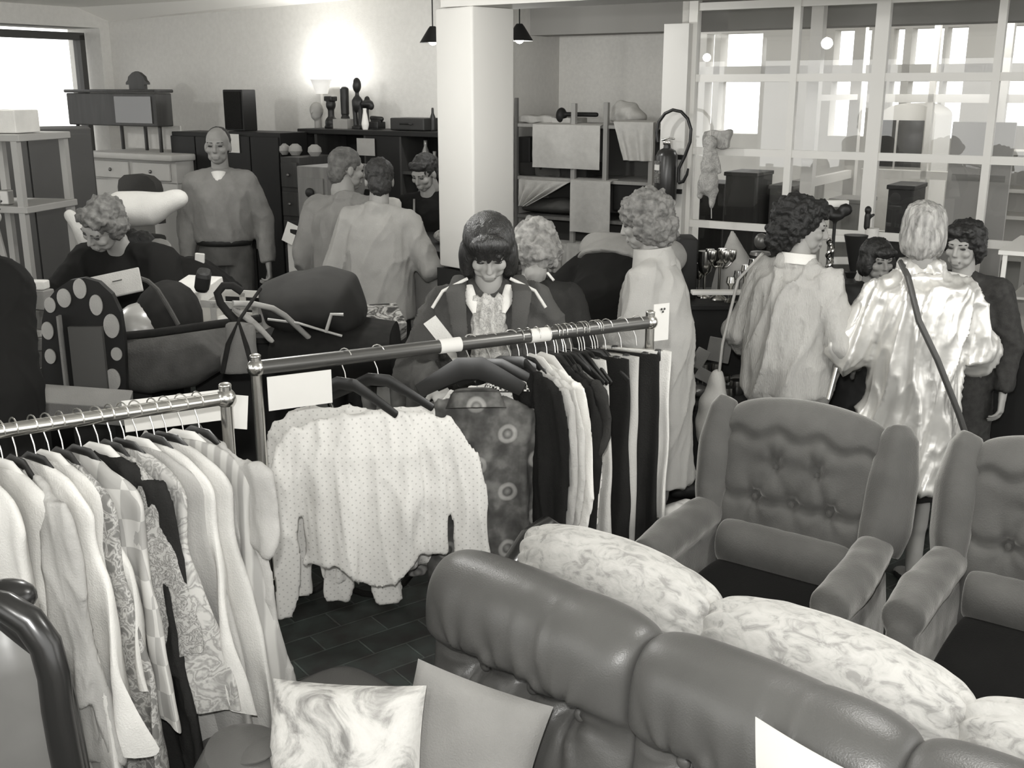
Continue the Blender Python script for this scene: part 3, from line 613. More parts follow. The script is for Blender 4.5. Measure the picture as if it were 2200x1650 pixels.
# --- man bending over the prams
D = person('man', 'person with tousled grey hair in a black jacket bending over the prams', (222, 485, 4.7), 1.78, math.radians(-12), .27, lean=.25, bend=.35, head_pitch=.0, head_yaw=-.3, head_roll=.15, female=False, sh=1.2,
           J=dict(elL=(-.26, -.42, 1.12), wrL=(-.10, -.62, 1.02), elR=(.30, -.30, 1.08), wrR=(.18, -.55, .98)))
torso(D, mat('black_jacket', .011), [(.78, .22, .17), ('pel', .22, .17), ('wai', .21, .165), ('che', .225, .155)], (.092, .08, .055), 'jacket', (.006, 7, 7, 4), seed=4.4); trousers(D, darkm)
hair(D, mat('tousled_hair', .16, .8, .3, 'plain', .06, 30, .5, 60), CAPH + [((0, -.05, .085), (.075, .045, .035)), ((.06, .02, 0), (.035, .055, .06)), ((-.06, .02, 0), (.035, .055, .06))], .015, 40, vox=.007)
D = person('man', 'person in a black jacket bent low behind the prams, head hidden', (290, 540, 5.2), 1.72, math.radians(-80), .27, lean=.40, bend=.5, head_pitch=.5, female=False, sh=1.1, J=dict(elL=(-.22, -.45, 1.1), elR=(.25, -.40, 1.05), wrL=(-.18, -.5, .9), wrR=(.2, -.5, .86)))
torso(D, mat('black_jacket', .011), [('pel', .22, .17), ('wai', .225, .17), ('che', .22, .155)], (.09, .075, .055), 'jacket', (.006, 7, 7, 4), seed=5.4, sleeve=(1, .9)); trousers(D, darkm)
hair(D, mat('dark_hair', .03), CAPH, .008, 50, vox=.008)
# --- dark coat at the left edge
D = person('man', 'person in a long black coat cut off by the left edge of the photo', (-75, 440, 3.3), 1.50, math.radians(160), .25, bend=.2, lean=.1, female=False, sh=1.2, J={})
torso(D, mat('black_jacket', .011), [(.40, .25, .2), (.7, .24, .19), ('wai', .23, .18), ('che', .22, .16)], (.09, .08, .06), 'coat', (.006, 7, 7, 4), seed=1.4); trousers(D, darkm)
hair(D, mat('dark_hair', .03), CAPH, .008, 50, vox=.008)
# ================= CLOTHES RACKS =================
chrome = mat('chrome', .55, .22, .6, metal=1.); dchr = mat('dark_tube', .10, .32, .6, metal=.7); wire = mat('wire', .6, .3, .6, metal=1.)
blackp = mat('black_plastic', .012, .35, .5); cardm = cl('white_card', .60, pat='plain', v2=.57, bump=0)
RH = 1.30
A1, B1 = atz(-150, 948, RH), atz(485, 855, RH); A2, B2 = atz(550, 790, RH), atz(1397, 692, RH)
d1 = (B1-A1).normalized(); d2 = (B2-A2).normalized(); r1, r2 = math.atan2(d1.y, d1.x), math.atan2(d2.y, d2.x)
def rack(label, A, B, rr, rt, m):
    L_ = (B-A).length; e = empty('clothes_rack', label, 'clothes rack', (A.x, A.y, 0), rr)
    MB().tube([(0.0, 0, RH), (L_, 0, RH)], rt, 16).build('rail', m, e)
    for x in (0, L_):
        MB().tube([(x, 0, .07), (x, 0, RH+.03)], .0155, 14).tube([(x, 0, .62), (x, 0, .66)], .019, 14).ell((x, 0, RH+.033), (.0165, .0165, .008)).build('post', chrome, e)
        MB().box((x, 0, .06), (.035, .50, .03), bev=.01).build('foot', dchr, e)
        for s in (-1, 1): MB().fru((x-.012, s*.22, .028), (x+.012, s*.22, .028), .028).build('caster', blackp, e)
    MB().tube([(0, 0, .11), (L_, 0, .11)], .012, 12).build('base_bar', chrome, e)
    [MB().ell((x, 0, RH), .026).build('joint', chrome, e) for x in (0, L_)]
    return e
rack('chrome clothes rack at the left, packed with dresses and blouses', A1, B1, r1, .017, chrome)
rack('clothes rack with thick dark rail in the middle, two white stickers on the rail', A2, B2, r2, .021, dchr)
def onrail(A, d, t, dz=0): return V((A.x+d.x*t, A.y+d.y*t, RH+dz))
def rail_t(A, d, px):       # distance along rail whose point projects at pixel column px
    r_ = (px-1100)/F
    best = 0
    for i in range(-60, 200):
        p = A + d*(i*.01); dep = p.y*math.cos(TH) + (CH-p.z)*math.sin(TH)
        if p.x/dep < r_: best = i*.01
    return best
# stickers and cards
for px_, lab in ((968, 'white sticker wrapped on the dark rail above the empty hangers'), (1160, 'white sticker wrapped on the dark rail above the gingham collar')):
    p = onrail(A2, d2, rail_t(A2, d2, px_)); M_ = T(p, r2)
    tag(MB(M_).tube([(-.035, 0, 0), (.035, 0, 0)], .0225, 16).build('sticker', cardm, origin=(p.x, p.y, p.z), rz=r2), lab, 'sticker')
def card(px, py, Y, w_, h_, yaw, label, tilt=0., name='sign_card', roll=0.):
    p = at(px, py, Y); o = MB(T(p, yaw, tilt, roll)).box((0, 0, 0), (w_, .003, h_)).build(name, cardm, None, smooth=False, origin=(p.x, p.y, p.z), rz=yaw); return tag(o, label, 'sign')
t_ = rail_t(A2, d2, 643); p = onrail(A2, d2, t_)
card(645, 838, p.y-.03, .185, .098, r2, 'blank white sign card hanging under the left end of the dark rail', roll=math.radians(0))
card(511, 885, B1.y+.06, .05, .09, r1-.5, 'small white card tied at the right end of the chrome rack', roll=.1)
c3 = card(1420, 692, B2.y+.01, .062, .125, r2, 'white card with small black print at the right end of the dark rail')
cb = MB(T(c3.location + V((.005, -.004, .045)), r2)).ell((-.006, 0, 0), (.004, .001, .004)).ell((.006, 0, 0), (.004, .001, .004)).ell((0, 0, -.009), (.004, .001, .004)); cb.build('print', mat('ink', .05), c3, world=True)
card(375, 882, B1.y+.16, .26, .085, r1-.1, 'large pale card lying behind the hooks of the chrome rack', tilt=-.5)

def hanger(pos, yaw, m, label, clips=False, wid=.20, group=None, wide=.012):
    """pos = point on the rail centre; bar perpendicular to local x"""
    e = empty('coat_hanger', label, 'hanger', tuple(pos), yaw, group)
    hk = [(0, .022*math.sin(t), .0 + .024*math.cos(t)) for t in [-1.7 + i*.4 for i in range(11)]]
    hk = [(0, .022*math.cos(a), .003 + .024*math.sin(a)) for a in [math.radians(200-i*23) for i in range(11)]] + [(0, .004, -.045), (0, 0, -.075)]
    MB().tube(hk, .0018, 6).build('hook', wire, e)
    b = MB()
    if clips:
        b.tube([(0, -wid*.75, -.085), (0, wid*.75, -.085)], .003, 6)
        b.build('bar', wire, e)
        for s in (-1, 1): MB().box((0, s*wid*.62, -.10), (.018, .022, .04), bev=.004).build('clip', blackp, e)
    else:
        b.loft([((0, -wid, -.15), .004, wide*.8), ((0, -wid*.55, -.11), .005, wide), ((0, -.03, -.08), .006, wide*1.25), ((0, .03, -.08), .006, wide*1.25), ((0, wid*.55, -.11), .005, wide), ((0, wid, -.15), .004, wide*.8)], 10, (1, 0, 0), True)
        b.build('shoulder_bar', m, e)
    return e
def garment(name, label, cat, pos, yaw, m, L=.8, W=.20, D_=.035, hem=.24, sleeve=None, neck=.07, top=-.085, fold=.018, nf=5, seed=0, hemw=0., group=None, skirtlike=False, collar=None, slope=.065, parts=None, waist=1., swing=0., sl_len=.56, sl_out=.07, twist=0., tail=0.):
    """hangs in the local x-z plane, x across the shoulders, origin = rail centre, top = neck height below it"""
    rnd = random.Random(int(seed*100)+7); ph = rnd.uniform(0, 6)
    def half(z):
        if skirtlike: return W + (hem-W)*(z/L)**.8
        if z < slope: return neck + (W-neck)*math.sin(min(1, z/slope)*PI/2)**.7
        q = (z-slope)/(L-slope); u = W*.93*(1-.1*math.sin(min(1, q*3)*PI)*(1-waist+1)*.5)
        return u*(1-q) + hem*q if q > .25 else W*(1-q*.35) + (u*(1-q)+hem*q - W*(1-q*.35))*(q/.25)
    nz_, ns = 44, 56; vs = []; zs = [L*(i/nz_)**1.15 for i in range(nz_+1)]
    def ripple(x, z, s_=1.): 
        a = fold*min(1, (z/L)*1.3 + .08); 
        return a*(math.sin(nf*x/hem*PI*.5+ph+z*1.2) + .5*math.sin(nf*1.9*x/hem*PI*.5-ph*2+z*2.3)) + .006*NZ.noise(V((x*14, z*9, seed)))
    def pt(cx, sy, z, zz=None):
        w_ = half(z); d_ = D_*(.35+.65*min(1, z/.12)) if not skirtlike else D_*(.4+.6*z/L)
        x = w_*cx; y = d_*sy + ripple(x, z) + z*z*swing
        zz = z + tail*max(0, 1-(cx*1.9)**2)*(z/L)**4 + (.012*math.sin(5*cx+ph)+.02*NZ.noise(V((cx*2, sy, seed))))*(z/L)
        return V((x + .008*NZ.noise(V((x*5, z*5, seed+3))), y, top - zz))
    B = MB(); n = ns
    vs = [pt(math.cos(2*PI*k/ns), math.copysign(abs(math.sin(2*PI*k/ns))**.7, math.sin(2*PI*k/ns)), z) for z in zs for k in range(ns)]
    fs = [(i*ns+k, (i+1)*ns+k, (i+1)*ns+(k+1) % ns, i*ns+(k+1) % ns) for i in range(nz_) for k in range(ns)] + [tuple(range(ns))]
    B.add(vs, fs)
    e_ = empty(name, label, cat, tuple(pos), yaw, group) if (collar or parts) else None
    if not skirtlike: B.f.append(tuple(range(nz_*ns, (nz_+1)*ns))[::-1])
    if sleeve:
        for s in (-1, 1):
            ln = .20 if sleeve == 'short' else sl_len; nn = 16; rr = []
            r0 = .07 if sleeve == 'long' else .075; r1 = .045 if sleeve == 'long' else .075
            for i in range(nn+1):
                q = i/nn; x = s*(W*.80 + (W*.12+.03+sl_out)*math.sin(min(1, q*2.2)*PI/2) + sl_out*.6*q); z = .045 + ln*q
                r_ = (r0*.75 + r0*.25*min(1, q*6))*(1-q)**.7 + r1*(1-(1-q)**.7)
                if q > .94 and sleeve == 'long': r_ *= .8
                rr.append(((x+.010*math.sin(q*9+ph+s)*q, -.004 + .03*math.sin(q*2.5+s)*q+swing*.1*q, top-z), r_*(1+.08*math.sin(q*17+ph)*q), max(.011, r_*.24)))
            B.loft(rr, 16, (1, 0, 0))
    rm = dict(remesh=.0075, sm=2, disp=dsum(nz(.006, 16, 16, 4, seed, 2), ridge(.006, 14, 3, seed))) if sleeve else {}
    o = B.build(name if e_ is None else 'cloth', m, e_, origin=None if e_ else (0, 0, 0), **rm)
    if e_ is None: o.location = pos; o.rotation_euler = (0, 0, yaw); tag(o, label, cat, group)
    if collar:
        b = MB(); b.loft([((0, 0, top-.02), neck*1.15, .045), ((0, .0, top+.018), neck*.98, .036), ((0, -.004, top+.012), neck*1.1, .05), ((0, -.02, top-.03), neck*1.35, .055)], 28, (1, 0, 0), sq=.8)
        b.build('collar', collar, e_)
    return e_ or o

# ---- dark rail: facing shirts, perpendicular garments ----
polka = mat('polka_cloth', .58, .9, .12, 'dots', .42, 42, .15, 300); polka2 = mat('polka_cloth_fine', .70, .9, .12, 'dots', .36, 36)
pys = r2 - math.radians(16)
t_ = rail_t(A2, d2, 800); p = onrail(A2, d2, t_, -.085); p = p + V((-.0, -.03, 0))
garment('shirt', 'white blouse with tiny dots and long sleeves, frontmost on the dark rail, facing the camera', 'shirt', (p.x-.0, p.y, p.z), pys, polka, L=.47, W=.235, D_=.05, hem=.215, sleeve='long', neck=.10, fold=.016, nf=5, seed=1, slope=.06, sl_len=.60, sl_out=.03, tail=.07)
p2_ = p + V((.05, .11, -.02))
garment('shirt', 'second white dotted blouse hanging close behind the frontmost one', 'shirt', tuple(p2_), pys+.1, polka, L=.52, W=.20, D_=.04, hem=.12, sleeve='long', neck=.09, fold=.02, nf=4, seed=2, slope=.06, sl_len=.58, sl_out=-.02)
p2_ = p + V((-.13, .10, -.01))
garment('shirt', 'third white dotted blouse, only its narrow tail and a cuff showing below', 'shirt', tuple(p2_), pys-.2, polka, L=.57, W=.17, D_=.03, hem=.06, sleeve='long', neck=.08, fold=.015, nf=4, seed=3, slope=.06, sl_len=.60, sl_out=-.03)
for px_, yw_, lab in ((745, .95, 'black hanger over the dotted blouse, left one'), (812, .8, 'black hanger over the dotted blouse, right one with a pale size disc')):
    q = onrail(A2, d2, rail_t(A2, d2, px_)); h_ = hanger(q + V((0, 0, .0)), r2-yw_+PI/2, blackp, lab, wid=.17, wide=.016)
    MB().ell((.008, -.05, -.098), (.006, .017, .012)).build('size_disc', cardm, h_)
# patterned dark shirt facing camera
dk = mat('dark_patterned', .075, .85, .15, 'rings', .20, 5.2)
t_ = rail_t(A2, d2, 1042); p = onrail(A2, d2, t_, -.085) + V((-.02, -.0, 0))
garment('shirt', 'dark patterned shirt with pale ring motifs beside the dotted blouse', 'shirt', tuple(p + V((0, -.03, 0))), r2-.42, dk, L=.62, W=.185, D_=.05, hem=.16, sleeve='long', neck=.07, fold=.014, nf=4, seed=4, collar=dk, sl_len=.56, sl_out=.0)
hanger(onrail(A2, d2, rail_t(A2, d2, 1015)), r2+PI/2-.42, blackp, 'broad black hanger inside the dark patterned shirt', wid=.16, wide=.03)
t_ = rail_t(A2, d2, 1082); p = onrail(A2, d2, t_, -.06)
garment('shirt', 'white dotted blouse with gingham collar behind the dark patterned shirt', 'shirt', tuple(p + V((.03, .03, 0))), r2-.50, polka2, L=.66, W=.19, D_=.05, hem=.15, sleeve='long', neck=.07, fold=.012, nf=4, seed=5, collar=mat('gingham', .7, .9, .1, 'check', .03, 130), sl_len=.56, sl_out=.02)
hanger(onrail(A2, d2, rail_t(A2, d2, 1060)), r2+PI/2-.5, blackp, 'black hanger with a bright hook above the gingham collar', wid=.17, wide=.02)
hanger(onrail(A2, d2, rail_t(A2, d2, 1100)), r2+PI/2-.6, blackp, 'black hanger just right of the gingham collar', wid=.17, wide=.02)
# empty clip hangers left of the dark shirt
# perpendicular line of garments
cols = [(1120, 'shirt', 'black blouse sleeve behind the dotted blouse', .012, .78, 'long', 'black'), (1138, 'shirt', 'mid grey blouse next to the dotted blouse', .36, .78, 'long', 'grey'),
        (1158, 'shirt', 'pale grey blouse right of the mid grey one', .46, .80, 'long', 'grey2'), (1178, 'shirt', 'white blouse in the middle of the dark rail', .72, .82, 'long', 'white'),
        (1196, 'jacket', 'black jacket right of the white blouse', .012, .80, 'long', 'black'), (1212, 'dress', 'dark dress with pale trim hanging behind the black jacket', .03, .80, 'short', 'dark')]
for i, (px_, nm, lab, v_, L_, sl, cn) in enumerate(cols):
    q = onrail(A2, d2, rail_t(A2, d2, px_)); m_ = cl('cloth_%s_%d' % (cn, i), v_, v2=v_*.88)
    garment(nm, lab, 'garment', tuple(q + V((0, 0, -.005))), r2-PI/2+.22-.03*i, m_, L=L_-.08, W=.185, D_=.028, hem=.17, sleeve=sl, neck=.05, fold=.01, nf=4, seed=10+i, sl_len=.62, sl_out=-.02)
    hanger(q, r2-.0+.22-.03*i, [blackp, mat('pale_plastic', .6, .5, .4)][i in (2, 3)], 'hanger inside the ' + lab, wid=.15, wide=.014)
cols = [(1252, 'skirt', 'pale skirt clipped on a hanger, first of the skirts', .50, .74, .10, .14), (1282, 'skirt', 'long black skirt with a waistband', .014, .76, .13, .15), (1308, 'skirt', 'pale grey pleated skirt between two dark ones', .42, .66, .12, .12),
        (1340, 'skirt', 'wide black skirt near the end of the dark rail', .016, .76, .135, .15), (1372, 'skirt', 'off white skirt at the end of the dark rail', .66, .58, .12, .12)]
for i, (px_, nm, lab, v_, L_, w_, h_) in enumerate(cols):
    q = onrail(A2, d2, rail_t(A2, d2, px_)); yw = r2 - PI/2 + .35 + .09*i
    garment(nm, lab, 'skirt', tuple(q + V((0, 0, -.03))), yw, cl('skirt_cloth_%d' % i, v_, v2=v_*.88), L=L_, W=w_, D_=.03, hem=h_, top=-.055, fold=.012, nf=5, seed=20+i, skirtlike=True)
    hanger(q + V((0, 0, 0)), yw+PI/2, blackp, 'clip hanger holding the ' + lab, clips=True, wid=w_)
for i in range(7):
    q = onrail(A2, d2, rail_t(A2, d2, 1205+i*14)); hanger(q, r2 + .3 + random.uniform(-.3, .3), blackp, 'empty black hanger bunched near the far end of the dark rail', wid=.13, group='empty hangers bunched on the dark rail')
# ---- chrome rack: everything perpendicular ----
fl1 = mat('floral_grey', .17, .9, .1, 'floral', .42, 26); fl2 = mat('floral_light', .46, .9, .1, 'floral', .24, 17); fl3 = mat('small_floral', .38, .9, .1, 'floral', .14, 45); plaid = mat('plaid', .50, .9, .1, 'check', .34, 14)
G = [(-60, 'blouse', 'white blouse cut off by the left edge on the chrome rack', cl('wht_a', .62), .78, 'long', 0.20), (0, 'dress', 'pale dress at the left edge of the chrome rack', cl('wht_b', .58), .80, 'short', .22),
     (38, 'blouse', 'light grey blouse near the left edge of the chrome rack', cl('gry_c', .40), .66, 'long', .18), (78, 'blouse', 'plain white blouse with pointed hem on the chrome rack', cl('wht_d', .68), .62, 'long', .22),
     (108, 'dress', 'white cardigan with a small dark flower, left of the floral dress', cl('wht_e', .60), .50, 'long', .17), (138, 'dress', 'grey floral dress with pale blossoms', fl1, .86, 'short', .20),
     (172, 'blouse', 'broad checked pale blouse behind the floral dress', plaid, .62, 'long', .17), (212, 'dress', 'long black dress in the middle of the chrome rack', cl('blk_f', .02), .84, 'long', .16),
     (240, 'blouse', 'blouse with small dark floral print right of the black dress', fl3, .44, 'short', .16), (272, 'dress', 'marbled grey and white dress', fl2, .60, 'short', .20),
     (300, 'dress', 'smooth light grey dress with rounded shoulder', cl('gry_g', .36), .78, 'long', .22), (332, 'blouse', 'bright white blouse on the right part of the chrome rack', cl('wht_h', .62), .62, 'long', .19),
     (362, 'skirt', 'white pleated dress with a long hem', cl('wht_i', .54), .84, 'short', .22), (395, 'dress', 'grey striped dress second from the right post', mat('striped_cloth', .28, .9, .1, 'stripe', .42, 9), .74, 'short', .19),
     (425, 'dress', 'pale grey dress with short white sleeve next to the right post', cl('gry_j', .38), .86, 'short', .17)]
for i, (px_, nm, lab, m_, L_, sl, hm_) in enumerate(G):
    sl = sl if i in (2, 7, 14) else None; hm_ = hm_+.09; L_ = L_+.04
    q = onrail(A1, d1, rail_t(A1, d1, px_)); yw = r1 - PI/2 + .36 + .012*i + .10*math.sin(i*2.1)
    garment(nm, lab, 'garment', tuple(q + V((0, 0, -.0))), yw, m_, L=L_, W=.20, D_=.026, hem=hm_, sleeve=sl, neck=.05, fold=.020, nf=6, seed=30+i, sl_len=.50, sl_out=-.03, swing=.05, slope=.10, tail=-.03*(i % 3))
    hanger(q, yw + PI/2, [blackp, mat('pale_plastic', .6, .5, .4)][i % 3 == 1], 'hanger holding the ' + lab, wid=.145, wide=.012)
# ================= SOFAS AND CHAIRS =================
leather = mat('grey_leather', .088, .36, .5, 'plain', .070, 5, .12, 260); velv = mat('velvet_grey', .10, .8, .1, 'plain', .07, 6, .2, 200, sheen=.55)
velv_shade = mat('velvet_seat_shaded', .007, .85, .1, 'plain', .005, 6, .2, 200, sheen=.05); crush = mat('crushed_velvet', .48, .6, .25, 'crushed', .27, 17, .3, 30, sheen=.3, stretch=(1, 1.6, 1.6))  # seat velvet darkened to stand in for nap and grazing flash
woodd = mat('dark_wood', .012, .25, .6)
def cat(pts, n):           # closed catmull-rom
    out = []; m_ = len(pts)
    for i in range(m_):
        p0, p1, p2, p3 = [V(pts[(i+j-1) % m_] + (0,)) for j in range(4)]
        for k in range(n):
            t = k/n; q = .5*((2*p1) + (p2-p0)*t + (2*p0-5*p1+4*p2-p3)*t*t + (3*p1-p0-3*p2+p3)*t**3); out.append((q.x, q.y))
    return out
def cushion(name, m, par, M, hw, prof, en=4., dfn=None, ns=8, nx=72, zend=.55, kind=None, **kw):
    P = cat(prof, ns); yc = sum(p[0] for p in P)/len(P); zc = sum(p[1] for p in P)/len(P); n = len(P)
    vs = []
    for i in range(nx+1):
        x = -math.cos(PI*i/nx); x = math.copysign(abs(x)**.85, x) if x else 0; e = max(0., 1-abs(x)**en)**(1/en)
        for y, z in P:
            q = V((hw*x, yc+(y-yc)*max(e, .02), zc+(z-zc)*(1-zend+zend*e if e > .03 else (1-zend)*e/.03)))
            if dfn: q = dfn(q, x, (y-yc))
            vs.append(q)
    fs = [(i*n+k, i*n+(k+1) % n, (i+1)*n+(k+1) % n, (i+1)*n+k) for i in range(nx) for k in range(n)] + [tuple(range(n)), tuple(range(nx*n, nx*n+n))[::-1]]
    B = MB(M); B.add(vs, fs); return B.build(name, m, par, smooth='all', **kw)
# ---- leather sofa (front faces the camera side) ----
SY = math.radians(-43)
c1 = atz(1185, 1232, .93); sofa = empty('leather_sofa', 'grey leather sofa with buttoned back cushions in the foreground', 'sofa', (c1.x, c1.y, 0), SY)
lp_ = [(-.135, .50), (-.10, .66), (-.145, .74), (-.135, .86), (-.07, .925), (.02, .93), (.08, .88), (.10, .78), (.09, .60), (.06, .42), (-.02, .37), (-.11, .40)]
lp_ = [(y+.02, z*.965) for y, z in lp_]
def leath(bt):
    def f(q, x, s_):
        if s_ < 0:
            d = 0.; front = min(1, -s_/.06)
            for bx, bz in bt:
                dx, dz = q.x-bx, q.z-bz; r = math.hypot(dx, dz); a = math.atan2(dz, dx)
                d += .050*math.exp(-(r/.040)**2) + .011*math.exp(-r/.085)*(math.cos(9*a+bx*9)+.5*math.cos(14*a+2))*min(1, r/.02)
            for (x0, z0), (x1, z1) in zip(bt, bt[1:]):
                if x0 <= q.x <= x1: zz = z0+(z1-z0)*(q.x-x0)/(x1-x0) - .012*math.sin(PI*(q.x-x0)/(x1-x0)); d += .026*math.exp(-((q.z-zz)/.02)**2)
            q = q + V((0, d*front, 0))
        q = q + V((0, 0, .006*NZ.noise(V((q.x*7, q.z*7, 1)))))
        wv = math.exp(-((q.x-.02+ .15*(q.z-.8))/.010)**2) + math.exp(-((q.x-.10+.15*(q.z-.8))/.010)**2)
        return q + V((0, -.0045*wv*min(1, max(0, (q.z-.7)/.08)), 0))
    return f
for i, x in enumerate((0, .60, 1.20)):
    bt = [(-.17, .642), (-.01, .642), (.14, .632)]
    o = cushion('back_cushion', leather, sofa, T((x - (.03 if i == 0 else 0), 0, 0)), .33 if i == 0 else .305, lp_, 5., leath(bt), ns=9, nx=110, zend=.35)
    for bx, bz in bt: MB(T((x, 0, 0))).ell((bx, -.055, bz), (.017, .011, .017)).build('button', leather, o)
for x in (-.62, 0, .60, 1.20):
    if x >= 0: cushion('seat_cushion', leather, sofa, T((x, -.30, 0)), .30, [(-.30, .30), (-.31, .38), (-.25, .44), (0, .455), (.22, .45), (.25, .38), (.22, .28), (0, .26)], 6., ns=4, nx=40)
cushion('seat_cushion', leather, sofa, T((-.52, -.30, 0)), .22, [(-.30, .30), (-.31, .38), (-.25, .44), (0, .455), (.22, .45), (.25, .38), (.22, .28), (0, .26)], 6., ns=4, nx=40)
MB().box((.45, -.26, .17), (2.3, .62, .2), bev=.03).build('base', leather, sofa); MB().box((.62, .11, .45), (1.85, .05, .72), bev=.02).build('back_frame', leather, sofa)
for x in (-.6, 1.5):
    for y in (-.5, .0): MB().fru((x, y, 0), (x, y, .08), .025).build('leg', woodd, sofa)
# paper sheet draped over the second cushion
def sheet(u, v):
    x = .60 - .10 + .20*u; z = .895 - .22*v; bulge = -.13 - .012*math.sin(u*4) - .02*(1-abs(2*v-1))
    return V((x + .03*(1-v)*(1-u)*-1 + .02*v, bulge + .055*max(0, .25-v)*4*.5, z + .015*u*0))
pp = MB(Mx.Translation((c1.x, c1.y, 0)) @ Mx.Rotation(SY, 4, 'Z'))
def sheet(u, v):
    x = .635 + .02*v*(1-u) + .29*u + .03*math.sin(v*2)*(1-u); z = .876 - .29*v - .03*u*(1-v)
    y = -.142 - .018*math.sin(min(1, v*1.6)*PI*.5) - .010*math.sin(u*PI) + .06*max(0, .3-v)**1.2
    return V((x, y, z))
pp.grid(sheet, 14, 14)
tag(pp.build('paper_sheet', cardm, solid=.002, origin=tuple(c1)), 'blank white paper sheet lying on the second leather back cushion', 'paper')
# pillows on the leather seat
def pillow(name, label, m, px, py, z, hw, hh, yaw, tilt, roll=0., th=.07, fn=None):
    p = atz(px, py, z); e_ = []
    def f(u, v):
        return None
    B = MB(T(p, yaw, tilt, roll)); n = 28; vs = []
    for sgn in (1, -1):
        for j in range(n+1):
            for i in range(n+1):
                x, y = 2*i/n-1, 2*j/n-1; e = max(0, (1-abs(x)**2.6)*(1-abs(y)**2.6))**.45
                pin = 1-.05*(1-abs(x*y)); k_ = 1 - .07*(1-x*x)*0 ; dz = -sgn*th*e
                if fn: dz -= sgn*fn(x, y)*e
                vs.append((hw*x*(1-.06*(1-y*y)*-1*0-.05*(1-abs(y)**2)*abs(x)), dz, hh*y*(1-.05*(1-abs(x)**2)*abs(y))))
    w_ = n+1; fs = []
    for s_ in (0, 1):
        o_ = s_*w_*w_
        for j in range(n):
            for i in range(n):
                q = (o_+j*w_+i, o_+j*w_+i+1, o_+(j+1)*w_+i+1, o_+(j+1)*w_+i); fs.append(q if s_ == 0 else q[::-1])
    B.add(vs, fs); o = B.build(name, m, smooth='all', origin=tuple(p)); return tag(o, label, 'cushion')
pillow('cushion', 'plain pale grey cushion propped against the leather back', cl('pale_cushion', .25, v2=.22, scale=10), 1003, 1600, .58, .170, .15, SY+.50, -.35, .20, .045, lambda x, y: .006*math.sin(3*x+2*y))
pillow('cushion', 'white fur patterned cushion with dark mottled edges, left of the plain cushion', mat('fur_print', .56, .95, .1, 'crushed', .20, 7, .4, 60), 742, 1606, .60, .185, .145, SY+.55, -.45, -.06, .085, lambda x, y: .012*math.sin(5*x+3*y))
p = atz(640, 1640, .60); e = MB(T(p, -.4)).loft([((-.16, 0, -.42), .12, .12), ((-.14, 0, -.06), .125, .12), ((-.13, 0, -.01), .10, .10), ((-.12, 0, .01), .05, .05)], 26, (1, 0, 0)).build('footstool', leather, origin=(p.x, p.y, 0), rz=0)
MB(T(p, -.4)).ell((-.13, 0, .002), (.06, .06, .012)).build('top_panel', leather, e, world=True)
tag(e, 'rounded dark leather stool cut off by the bottom edge beside the fur cushion', 'stool')
# ---- crushed velvet sofa, back to the leather one ----
c2 = atz(1325, 1178, .90); s2 = empty('velvet_sofa', 'pale crushed velvet sofa with scalloped back behind the leather sofa', 'sofa', (c2.x, c2.y, 0), math.radians(-45.5))
vp = [(-.10, .62), (-.115, .74), (-.105, .84), (-.05, .90), (.03, .905), (.10, .86), (.125, .77), (.11, .66), (.09, .5), (-.06, .48)]
def gath(q, x, s_):
    e = max(0, abs(x)-.55)/.45
    a = math.atan2(q.z-.74, q.y)
    r = .009*e*math.sin(a*21+x*3) + .004*NZ.noise(V((q.x*16, q.y*16, q.z*16)))
    c = V((q.x, 0, .74)); d = (q-c); d = d.normalized() if d.length > 1e-5 else V((0, 0, 1))
    return q + d*r + V((0, 0, .022*(1-x*x) - .012))
for i, x in enumerate((0, .62, 1.24)):
    cushion('back_lobe', crush, s2, T((x, 0, 0)), .325, vp, 2.7, gath, ns=10, nx=90, zend=.45)
MB().box((.62, .05, .38), (1.84, .14, .6), bev=.03).build('back_frame', crush, s2); MB().box((.62, .24, .30), (1.84, .30, .24), bev=.05).build('seat', crush, s2)
for x in (-.27, 1.5):
    for y in (.05, .34): MB().fru((x, y, 0), (x, y, .18), .025).build('leg', woodd, s2)
b = MB(); b.tube([(-.30, -.10, .30), (-.335, -.085, .60), (-.345, -.05, .74), (-.335, .02, .815), (-.33, .08, .83), (-.335, .15, .78), (-.34, .22, .62), (-.33, .26, .48)], [.028, .03, .034, .036, .038, .036, .032, .03], 16)
b.build('carved_frame', woodd, s2)
MB().box((-.335, .08, .42), (.03, .26, .5), bev=.01).build('side_panel', woodd, s2)
